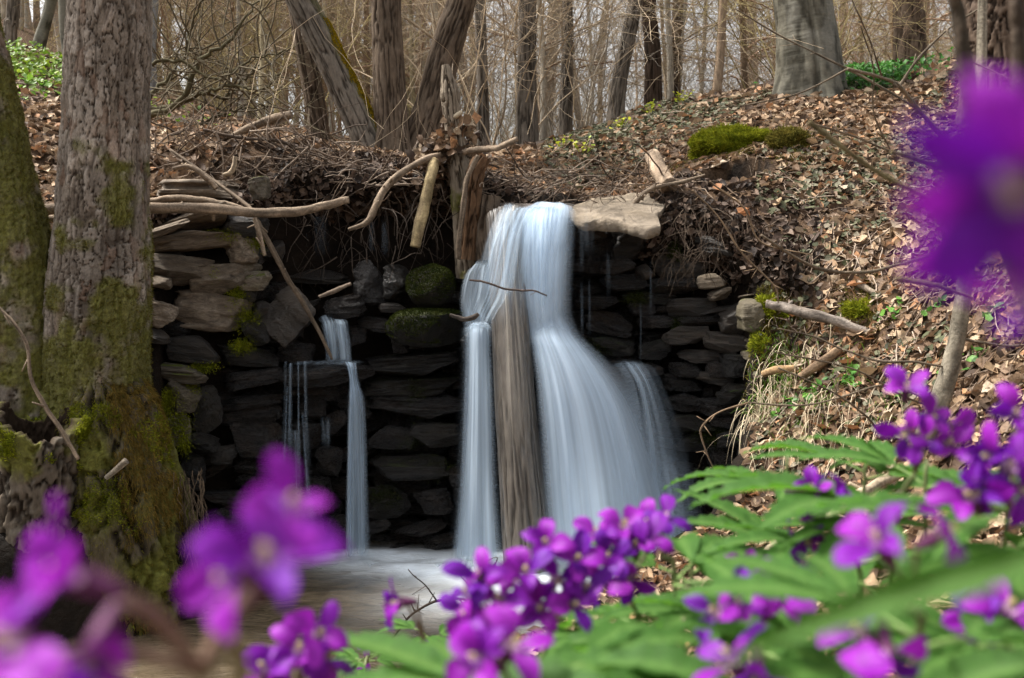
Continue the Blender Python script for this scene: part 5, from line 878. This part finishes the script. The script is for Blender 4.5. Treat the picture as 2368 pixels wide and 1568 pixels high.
herbs(70, 175, .45, .35, 1000, .042, [(.10,.20,.015),(.16,.27,.02),(.22,.30,.03)], 'celandine_patch', 'yellow green leafy patch on the left hillside', .07); herbs(40, 140, .4, .3, 560, .042, [(.12,.22,.015),(.2,.3,.02)], 'celandine_patch', 'leafy green patch at the far left edge', .08)
for k, (x, y) in enumerate([(1345,205 + 155),(1575,238),(1505,262),(1435,300),(1300,345),(1690,208)]):
    herbs(x, y, .035, .03, 16, .03, [(.42,.45,.02),(.5,.5,.03),(.3,.4,.03)], 'yellow_herb', ['tiny yellow green herb low on the ridge', 'tiny yellow herb on the ridge beside the reddish trunk', 'tiny yellow herb on the middle of the ridge line', 'tiny yellow herb under the leaning mottled trunk', 'tiny yellow herb at the foot of the ridge', 'tiny yellow herb left of the beech'][k], .08)
for k in range(15):
    x, y = r.uniform(1800, 2300), r.uniform(720, 960); herbs(x, y, .02, .02, 7, .035, [(.07,.19,.03),(.12,.26,.04)], 'seedling', 'small green seedling sprouting through the litter on the right bank', .05) if y > 700 else None
    COL.objects[-1]['group'] = 'green seedlings on the right bank'
for k in range(8):
    x, y = r.uniform(100, 330), r.uniform(130, 250); herbs(x if x < 160 else x - 160, y, .03, .03, 6, .05, [(.14,.30,.03),(.2,.36,.04)], 'seedling', 'fresh green sprout among the leaves on the left hillside', .05); COL.objects[-1]['group'] = 'green sprouts on the left hillside'
# ------------------------------------------------------------------ sapling and twigs on the right
SP = thing('sapling', P(2155, 975, 3.05), 'thin grey sapling with spreading bare twigs on the right bank', 'sapling')
branch('trunk', [(2140,1010),(2168,940),(2195,860),(2215,770),(2232,650),(2245,560),(2256,440),(2262,330),(2270,150),(2275,-200)], (48,44,42,38,36,33,30,28,24,16), 3.05, (.235,.205,.155), '', parent=SP, n=16, seg=90, rough=.05)
for pts, w in (([(2236,618),(2205,600),(2150,594),(2080,612),(2000,630),(1900,622),(1830,590),(1760,545)], 9), ([(2250,500),(2290,480),(2330,470),(2400,475)], 9), ([(2262,330),(2200,330),(2120,250),(2080,200),(2040,180),(1960,160)], 10), ([(2080,200),(2120,140),(2190,70),(2280,10)], 6), ([(2190,850),(2120,838),(2030,835),(1960,812),(1880,778),(1800,760)], 6), ([(2172,935),(2100,905),(2040,890),(1940,920),(1850,938),(1730,930)], 6), ([(2165,945),(2110,925),(2060,900),(1990,860),(1900,835),(1790,815)], 5), ([(2160,960),(2050,1000),(2000,960),(1930,910),(1800,850)], 5), ([(2210,780),(2260,790),(2330,800),(2400,795)], 7), ([(2255,420),(2160,380),(2060,350),(1960,310),(1870,285)], 6), ([(2262,300),(2330,265),(2400,240)], 10), ([(2120,250),(2000,180),(1900,130),(1800,80),(1700,20)], 5), ([(1960,160),(1850,215),(1740,240),(1660,250)], 4), ([(2190,70),(2230,130),(2330,180)], 5), ([(2060,350),(2020,260),(2020,160),(1990,60)], 4), ([(2040,180),(2010,90),(1970,0)], 4)):
    n_ = len(pts); branch('branch', pts, (w * 1.15, w * .95, w * .65), np.linspace(3.05, 3.05 + rng.uniform(-.5, .35), n_), (.17,.135,.095), '', parent=SP, n=6, seg=40, kn=5, rough=.2)
# darker stems close to the lens at the right edge
D1 = origin_of(branch('bare_shoot', [(2800,1900),(2450,900),(2305,500),(2252,300),(2235,180),(2222,80),(2205,-20),(2180,-200)], (44,42,38,34,34,32,30,24), .95, (.055,.042,.028), 'blurred dark bare stem close to the lens near the right edge', 'stem', n=10)); branch('bud', [(2236,185),(2218,168),(2206,150)], (14,14,8), .95, (.10,.085,.05), '', parent=D1, seg=8)
branch('bare_shoot', [(2352,420),(2356,200),(2352,60),(2345,-60)], (36,32,30,28), .85, (.075,.055,.04), 'blurred dark stem in the top right corner', 'stem')
for pts, w, Y, lb in (([(2240,510),(2150,460),(2050,410),(1960,350),(1870,282)], 12, 1.25, 'blurred furry catkin twig slanting over the right bank'), ([(2330,460),(2240,420),(2160,385),(2060,350)], 10, 1.3, 'second blurred catkin twig above the slope at the right'), ([(2250,690),(2160,660),(2070,645)], 11, 1.4, 'short blurred brown catkin twig in front of the sapling')):
    branch('catkin_twig', pts, (w * .5, w, w), Y, (.19, .15, .07), lb, 'twig', n=8)
for k, (pts, lb) in enumerate([([(1735,930),(1660,955),(1625,985),(1622,1010),(1640,1060),(1660,1100)], 'thin bramble runner curling down the niche at the right'), ([(1640,420),(1720,480),(1760,560),(1880,590)], 'thin arching bramble stem above the right wall'), ([(1600,440),(1660,500),(1720,590),(1790,660),(1800,700)], 'thin straight bramble stem crossing the slumped soil')]):
    branch('bramble_stem', pts, (5, 5, 3), 4.0, (.23, .16, .10), lb, 'stem', n=5, kn=6)

# ------------------------------------------------------------------ the purple flowers in front
t = NT('petal'); c = t.mix(1.0, t.attr('Col'), t.ramp(t.noise(120, 3, t.coord('Object', (1, 1, 1))), [(.3, .88), (.7, 1.12)]), 'MULTIPLY'); t.set(base=c, rough=.55, spec=.25); t.translucent(c, .35); M_PETAL = t.m
t = NT('flower_leaf'); n1 = t.noise(35, 3, t.coord('Object')); c = t.mix(1.0, t.attr('Col'), t.ramp(n1, [(.3, .82), (.7, 1.18)]), 'MULTIPLY'); t.set(base=c, rough=.6, spec=.2, normal=t.bump(t.noise(300, 2, t.coord('Object')), .15, .001)); t.translucent(t.mix(1.0, c, (1.5, 1.6, .7), 'MULTIPLY'), .45); M_FLEAF = t.m
M_STEM = vmat('flower_stem', .55, .3, 80, .15, .1, .001); M_CALYX = vmat('calyx', .6, .3, 150, .2, .2, .001)
def petal_mesh(k):
    rr = np.random.default_rng(700 + k); nu, nv = 7, 11; v = np.linspace(0, 1, nv); u = np.linspace(-1, 1, nu); w = (.22 + .78 * sstep(.0, .6, v)) * np.sqrt(np.clip(1 - np.clip((v - .58) / .42, 0, 1) ** 2.0, 0.008, 1)) * rr.uniform(.24, .33); U, Vv = np.meshgrid(u, v); x = U * w[:, None]; bend = rr.uniform(.35, 1.25); a = bend * Vv ** 1.6
    tw = rr.normal(0, .5); y = Vv * np.cos(a * .75); z = -Vv * np.sin(a * .75) * .8 + .12 * U ** 2 * rr.uniform(-.2, 1.2) + .06 * np.sin(U * 3 + rr.uniform(0, 6) + Vv * 3) * Vv + tw * x * Vv
    base = np.array([(.165,.005,.29),(.215,.006,.31),(.12,.005,.27),(.25,.012,.34)][k % 4]); vein = (1 - .22 * (np.abs(np.sin(U * 7)) < .3)) * (.85 + .35 * Vv); f = sstep(.22, 0, Vv)[..., None]; col = base * vein[..., None] * (1 - f) + np.array([.62, .42, .55]) * f
    return mesh_data('petal', np.stack([x, y, z], -1).reshape(-1, 3), gridF(nu, nv), M_PETAL, True, col.reshape(-1, 3))
PET = [petal_mesh(k) for k in range(8)]
def calyx_mesh():
    A = Acc(); s = np.linspace(0, 1, 8); add_tube(A, np.stack([0 * s, 0 * s, -s * .55], -1), np.interp(s, [0, .3, .8, 1], [.10, .15, .11, .05]), 10, (.085, .018, .06))
    for k in range(4):
        a = k * math.pi / 2 + .78; d = np.array([math.cos(a), math.sin(a), 0]); sd_ = np.array([-d[1], d[0], 0]); pts = [d * .10 + np.array([0, 0, z]) for z in (-.42, -.15, .05, .20)]; w = (.06, .09, .07, .01); V = np.array([[p + d * (.03 * i) - sd_ * w[i], p + d * (.05 * i) , p + d * (.03 * i) + sd_ * w[i]] for i, p in enumerate(pts)]).reshape(-1, 3); A.add(V, gridF(3, 4), (.13, .03, .10))
    for k in range(5):
        a = k * 1.26; add_tube(A, [[0, 0, 0], [.05 * math.cos(a), .05 * math.sin(a), .30 + .05 * (k % 2)]], [.012, .010], 4, (.45, .40, .22)); add_tube(A, [[.05 * math.cos(a), .05 * math.sin(a), .30 + .05 * (k % 2)], [.055 * math.cos(a), .055 * math.sin(a), .37 + .05 * (k % 2)]], [.026, .02], 5, (.55, .46, .20))
    return A.mesh('flower', M_CALYX)
CAL = calyx_mesh()
def flower(parent, p, axis, size, seed, openness=None):
    """bell of four petals; axis points out of its mouth"""
    rr = np.random.default_rng(seed); org = np.array(parent['_o']); o = add('flower', CAL, parent); o.location = p - org; o.scale = (size,) * 3
    q = Vector(axis).to_track_quat('Z', 'Y'); o.rotation_mode = 'QUATERNION'; o.rotation_quaternion = q @ Vector((0, 0, 1)).rotation_difference(Vector((0, 0, 1)))
    q2 = q.copy(); spin = Matrix.Rotation(rr.uniform(0, 6.28), 4, 'Z').to_quaternion(); o.rotation_quaternion = q @ spin
    op = rr.uniform(.5, 1.0) if openness is None else openness
    for k in range(4):
        e = add('petal', PET[int(rr.integers(len(PET)))], o); a = k * math.pi / 2 + rr.normal(0, .14); e.location = (.05 * -math.sin(a), .05 * math.cos(a), 0); el = math.pi / 2 - op * rr.uniform(.7, 1.25)
        e.rotation_euler = (el, 0, a); s = rr.uniform(.85, 1.15); e.scale = (s * rr.uniform(.85, 1.15), s, s)
    return o
def leaflet_mesh(k, L=1.0):
    rr = np.random.default_rng(800 + k); n = 29; v = np.linspace(0, 1, n); W = rr.uniform(.115, .15); w = W * np.sin(math.pi * np.clip(v, 0, 1) ** .8) ** 1.1; teeth = np.where(np.arange(n) % 3 == 0, .92, np.where(np.arange(n) % 3 == 1, 1.0, 1.07)); w = w * np.where((v > .12) & (v < .96), teeth, 1); w[0] = .006; w[-1] = .0
    dr = rr.uniform(.3, .85); a = dr * v ** 1.4; y = np.cumsum(np.cos(a)) / n; z = -np.cumsum(np.sin(a)) / n; fold = rr.uniform(.12, .5); cols = []; V = []
    for i in range(n):
        for u in (-1, -.5, 0, .5, 1):
            V.append((u * w[i], y[i] + (.03 * abs(u) if abs(u) == 1 else 0) * (i % 3 == 2), z[i] + abs(u) * w[i] * fold + .008 * math.sin(i * 1.3 + u * 3) * abs(u) + (.006 if u == 0 else 0))); cols.append(np.array([.10, .20, .045]) if u == 0 else np.array([.048, .125, .021]) * (1.0 + .12 * ((i % 3) == 0)))
    return mesh_data('leaflet', np.array(V), gridF(5, n), M_FLEAF, True, np.array(cols))
LFT = [leaflet_mesh(k) for k in range(8)]
def leaf(parent, p, d, size, seed, up=None, n3=3):
    """stalk with three toothed leaflets"""
    rr = np.random.default_rng(seed); org = np.array(parent['_o']); d = unit(d); pet = np.linspace(0, 1, 7)[:, None] * d * size * .28 + np.array([0, 0, 1]) * (np.sin(np.linspace(0, 2, 7)) * size * .03)[:, None]; V, (F4, F3) = tube(pet, np.linspace(.0016, .0011, 7), 6)
    o = add('leaf', mesh_data('leaf', V, [F4, F3], M_STEM, True, np.array([.14, .22, .06])), parent); o.location = p - org
    u = unit(np.array([0, 0, 1.0]) if up is None else up); s = unit(np.cross(d, u)); u2 = np.cross(s, d)
    for k in range(n3):
        a = (0, .62, -.62)[k] * rr.uniform(.8, 1.2); dd = unit(d * math.cos(a) + s * math.sin(a)); ss = unit(np.cross(dd, u2)); uu = np.cross(ss, dd); e = add('leaflet', LFT[int(rr.integers(len(LFT)))], o); M = Matrix(((ss[0], dd[0], uu[0]), (ss[1], dd[1], uu[1]), (ss[2], dd[2], uu[2]))); e.rotation_mode = 'QUATERNION'; e.rotation_quaternion = M.to_quaternion(); sz = size * (.92 if k == 0 else .80) * rr.uniform(.9, 1.1); e.scale = (sz,) * 3; e.location = pet[-1]
    return o
fseed = [1000]
def plant(label, heads, whorl, foot=None, leaves=3, lsize=.11, stem=(.13, .15, .06), sr=.0022, ldirs=None, cat='flower', group=None, fsize=.0235):
    """heads: (x, y, Y[, facing[, size]]) flowers; whorl: (x, y, Y) where the leaves spring; foot: ground XY"""
    wp = P(*whorl); fx, fy = foot if foot is not None else (wp[0] + .02, wp[1] + .05); base = np.array([fx, fy, H(fx, fy)[0]]); o = thing('purple_flower_plant', base, label, cat, group); A = Acc(); hp = [P(*h[:3]) for h in heads]; rr = np.random.default_rng(fseed[0]); fseed[0] += 13
    top = np.mean(hp, 0) if heads else wp + np.array([0, 0, .05]); tip = wp * .35 + top * .65; tip[2] -= .012 if len(heads) > 1 else 0
    s = catmull([base - np.array([0, 0, .01]), base * .5 + wp * .5 + rr.normal(0, .006, 3), wp, tip], 22); add_tube(A, s, np.linspace(sr * 1.2, sr * .8, 22), 8, stem)
    for h, p in zip(heads, hp):
        ax = unit(np.array(h[3], float)) if len(h) > 3 and h[3] is not None else unit(unit(p - tip) * .8 + np.array([rr.normal(0, .4), rr.normal(-.45, .35), rr.normal(.1, .3)])); sz = h[4] if len(h) > 4 else fsize * rr.uniform(.88, 1.12)
        back = p - ax * sz * .5; add_tube(A, catmull([tip - (tip - s[-3]) * .2, tip * .45 + back * .55 + np.array([0, 0, .004]), back], 10), np.linspace(sr * .62, sr * .5, 10), 6, np.array(stem) * .6 + np.array([.06, .012, .03]))
        flower(o, p, ax, sz, fseed[0]); fseed[0] += 1
    A.build('stem', M_STEM, o)
    for k in range(leaves):
        d = ldirs[k] if ldirs is not None and k < len(ldirs) else (math.cos(k * 2.1 + rr.uniform(0, 1)), math.sin(k * 2.1 + rr.uniform(0, 1)), rr.uniform(-.05, .35)); leaf(o, wp + np.array([0, 0, rr.uniform(-.01, .01)]), d, lsize * rr.uniform(.85, 1.12), fseed[0]); fseed[0] += 1
    return o
# nearest, far out of focus
plant('largest blurred purple flowers in the bottom left corner', [(190,1340,.225,(-.65,-.25,.35),.020),(55,1490,.22,(-.3,-.6,.5),.020),(230,1480,.235,(-.2,-.5,-.6),.019),(610,1310,.24,(.15,-.45,.75),.0205),(650,1190,.25,(.5,-.2,.7),.017),(560,1330,.245,(-.7,-.4,.1),.017)], (560,1620,.27), (-.09,.30), 0, sr=.0028, stem=(.20,.17,.09))
plant('half blurred purple flower head at the bottom left of the pool', [(735,1470,.55),(690,1510,.56),(655,1550,.56),(740,1530,.57),(615,1560,.55)], (690,1640,.58), (-.14,.62), 0)
plant('single drooping purple flower left of the main cluster', [(930,1392,.72,(-.85,-.3,.1),.021),(915,1405,.73,(-.75,-.5,-.2),.018)], (1075,1560,.78), (.0,.85), 0)
plant('leftmost flower head of the main purple cluster', [(1110,1340,.66,(-.1,-.6,.7)),(1080,1420,.64),(1135,1440,.66),(1090,1375,.65),(1160,1390,.66),(1185,1340,.68)], (1190,1570,.68), (.01,.74), 3, ldirs=[(.4,.8,-.1),(.8,-.5,-.1),(.7,.5,.0)])
plant('middle flower head of the main purple cluster', [(1265,1260,.70,(-.2,-.6,.6)),(1215,1330,.68),(1290,1340,.69,(0,-.9,.1)),(1330,1300,.70),(1250,1410,.68),(1320,1400,.68),(1350,1360,.69)], (1250,1580,.70), (.03,.77), 3, ldirs=[(.8,.5,-.1),(.9,-.3,-.1),(.3,.8,-.1)])
plant('right flower head of the main purple cluster', [(1385,1240,.74,(-.3,-.3,.7)),(1440,1225,.75,(.1,-.4,.7)),(1410,1290,.73),(1470,1270,.74),(1400,1345,.72),(1450,1330,.73,(.1,-.6,-.5)),(1500,1255,.75)], (1480,1450,.78), (.16,.86), 3, ldirs=[(-.5,.8,-.12),(.75,-.35,.0),(.5,.8,.05)])
plant('topmost flower of the main cluster against the white water', [(1535,1200,.78,(.1,-.5,.6),.021),(1505,1215,.79,(-.3,-.4,.5))], (1560,1330,.80), (.16,.9), 3, ldirs=[(.8,-.3,.12),(.5,-.8,-.1),(.6,.8,.2)])
plant('purple flower pair at the right above the cream branch', [(1880,1135,.78,(-.3,-.5,.6)),(1925,1150,.79,(.5,-.3,.4)),(1865,1160,.79),(1900,1200,.78),(1870,1245,.77,(-.3,-.7,-.2)),(1905,1260,.77,(.2,-.6,-.6))], (1990,1330,.82), (.32,.95), 3, lsize=.12, ldirs=[(-.8,-.1,.25),(.8,-.3,.2),(.1,-.9,-.1)])
plant('small purple flower beside the cream branch', [(1720,1320,.78,(.1,-.6,.5),.019)], (1690,1440,.80), (.23,.92), 3, ldirs=[(-.8,-.3,.2),(.6,-.6,.1),(.2,.8,.4)])
plant('pointed purple flowers low right of the main cluster', [(1660,1420,.55,(-.5,-.4,.5),.021),(1700,1400,.56,(.2,-.3,.7)),(1810,1365,.56,(-.1,-.7,.6),.021),(1780,1400,.56)], (1760,1530,.60), (.2,.68), 3, ldirs=[(-.9,-.3,.0),(.5,-.8,.0),(.3,.8,.3)])
plant('tall purple flower head left of the sapling foot', [(2095,905,.74,(-.1,-.5,.8),.021),(2095,1000,.72,(-.4,-.6,-.1),.021),(2150,975,.73,(.2,-.6,.6),.021),(2195,985,.74,(.6,-.4,.2),.021),(2130,1020,.72),(2180,1030,.73)], (2080,1180,.78), (.34,.9), 3, lsize=.13, ldirs=[(-.95,.0,.22),(.8,-.4,.2),(-.7,-.6,-.1)])
plant('big soft purple flower above the blurred green leaf', [(2040,1265,.40,(-.35,-.2,.55),.023),(2170,1240,.41,(.7,-.2,.5),.02)], (2120,1500,.45), (.18,.55), 2, lsize=.12)
plant('purple flower head at the right edge above the leaves', [(2290,1060,.58,(-.6,-.5,.3)),(2330,1085,.58),(2270,1120,.57,(-.5,-.5,-.4)),(2350,960,.60,(-.3,-.6,.4)),(2355,1130,.57),(2250,1160,.57)], (2390,1260,.62), (.36,.68), 3, lsize=.13, ldirs=[(-.9,-.2,.2),(-.6,-.7,.0),(.4,.8,.2)])
plant('purple flower cut by the bottom edge below the main cluster', [(1120,1530,.45,(-.5,-.4,.4)),(1180,1500,.46,(.3,-.5,.7))], (1230,1640,.50), (.03,.55), 3, lsize=.12, ldirs=[(.8,-.2,.2),(-.6,.4,.1),(.9,.4,.2)])
plant('purple flower at the bottom edge right of centre', [(2050,1500,.42,(.0,-.5,-.7),.022),(2000,1470,.43)], (2090,1640,.48), (.2,.55), 2)
plant('dark violet flower at the lower right edge', [(2290,1430,.50,(-.3,-.5,-.6)),(2330,1420,.5),(2270,1450,.5)], (2390,1500,.55), (.34,.6), 3, ldirs=[(-.9,-.1,.1),(-.5,-.8,0),(.3,.8,.2)])
plant('dark purple flower in the bottom edge under the green leaf', [(1745,1550,.44,(-.2,-.6,-.3)),(1700,1540,.45)], (1830,1640,.50), (.16,.55), 3, lsize=.13)
plant('huge blurred purple flower filling the right edge', [(2345,430,.14,(-.35,-.8,-.2),.0185),(2340,420,.145,(-.5,-.7,-.4),.018),(2350,450,.15,(-.1,-.8,-.1),.019),(2395,640,.15,(-.3,-.2,-.8),.015)], (2500,700,.17), (.18,.18), 0, sr=.002, stem=(.14,.06,.10))
plant('tiny flower low over the pool edge', [(845,1497,1.55,(.1,-.6,.4),.017)], (845,1530,1.6), (-.25,1.68), 2, lsize=.06); plant('small leafy flower plant at the bottom of the pool edge', [(840,1552,1.5,(.2,-.7,0),.016)], (850,1525,1.55), (-.24,1.62), 4, lsize=.085); plant('small leafy plant with a hidden flower left of the big leaf', [(990,1490,1.45,(.1,-.7,.1),.016)], (985,1480,1.5), (-.12,1.58), 3, lsize=.08)
# leafy plants that fill the gaps between them
gaps = [(1480,1490,.78,'leafy plant without flowers right below the main purple cluster'),(1600,1350,.95,'leafy plant just right of the topmost flower'),(1580,1520,.76,'leafy plant low between the main cluster and the pointed flowers'),(1850,1330,.95,'leafy plant under the purple flower pair beside the cream branch'),(1960,1230,1.0,'leafy plant behind the big soft purple flower'),(2140,1140,.95,'leafy plant directly under the tall flower head by the sapling'),(2240,1230,.9,'leafy plant between the tall flower head and the right edge'),(1900,1510,.74,'leafy plant under the blurred slanting leaf'),(2330,1340,.85,'leafy plant at the right edge above the dark violet flower'),(1720,1580,.66,'leafy plant at the bottom edge right of centre'),(2230,1570,.72,'leafy plant in the bottom right corner'),(1820,1120,1.1,'leafy plant with long tips reaching left in front of the wall'),(2000,1100,1.1,'leafy plant below the dry grass tufts'),(2330,1170,.95,'leafy plant at the right edge behind the flower head')]
for k, (x, y, Y, lb) in enumerate(gaps): plant(lb, [], (x, y, Y), None, 3, .115, cat='leafy plant', group='flowerless leafy plants in front')
# soft leaves right at the lens
def near_leaf(label, a, b, Y, Y2, wd, seed, roll=0.0):
    p, q = P(*a, Y), P(*b, Y2); o = thing('near_leaf', (q[0] + .05, q[1], H(q[0] + .05, q[1])[0]), label, 'leaf'); d = q - p; L = np.linalg.norm(d); dd = unit(d); u0 = np.array([0, math.sin(roll), math.cos(roll)]); ss = unit(np.cross(dd, u0)); uu = np.cross(ss, dd)
    e = add('leaflet', LFT[seed], o); e.rotation_mode = 'QUATERNION'; e.rotation_quaternion = Matrix(((ss[0], dd[0], uu[0]), (ss[1], dd[1], uu[1]), (ss[2], dd[2], uu[2]))).to_quaternion(); e.location = p - np.array(o['_o']); e.scale = (L * wd, L, L)
    A = Acc(); org = np.array(o['_o']); add_tube(A, catmull([org, (org + p) / 2 + np.array([.02, 0, .02]), p], 12), .0018, 6, (.14, .22, .06)); A.build('stem', M_STEM, o)
near_leaf('broad blurred green leaf slanting across the lower right corner', (2720,1225), (1590,1500), .20, .23, .34, 0, -.75); near_leaf('blurred green leaf along the bottom edge in the middle', (1480,1610), (880,1575), .44, .48, .9, 2, -.4); near_leaf('blurred green leaf in the bottom right corner', (2480,1530), (1980,1600), .40, .44, .8, 4, -.4)
for o in list(bpy.data.objects):
    if '_o' in o: del o['_o']
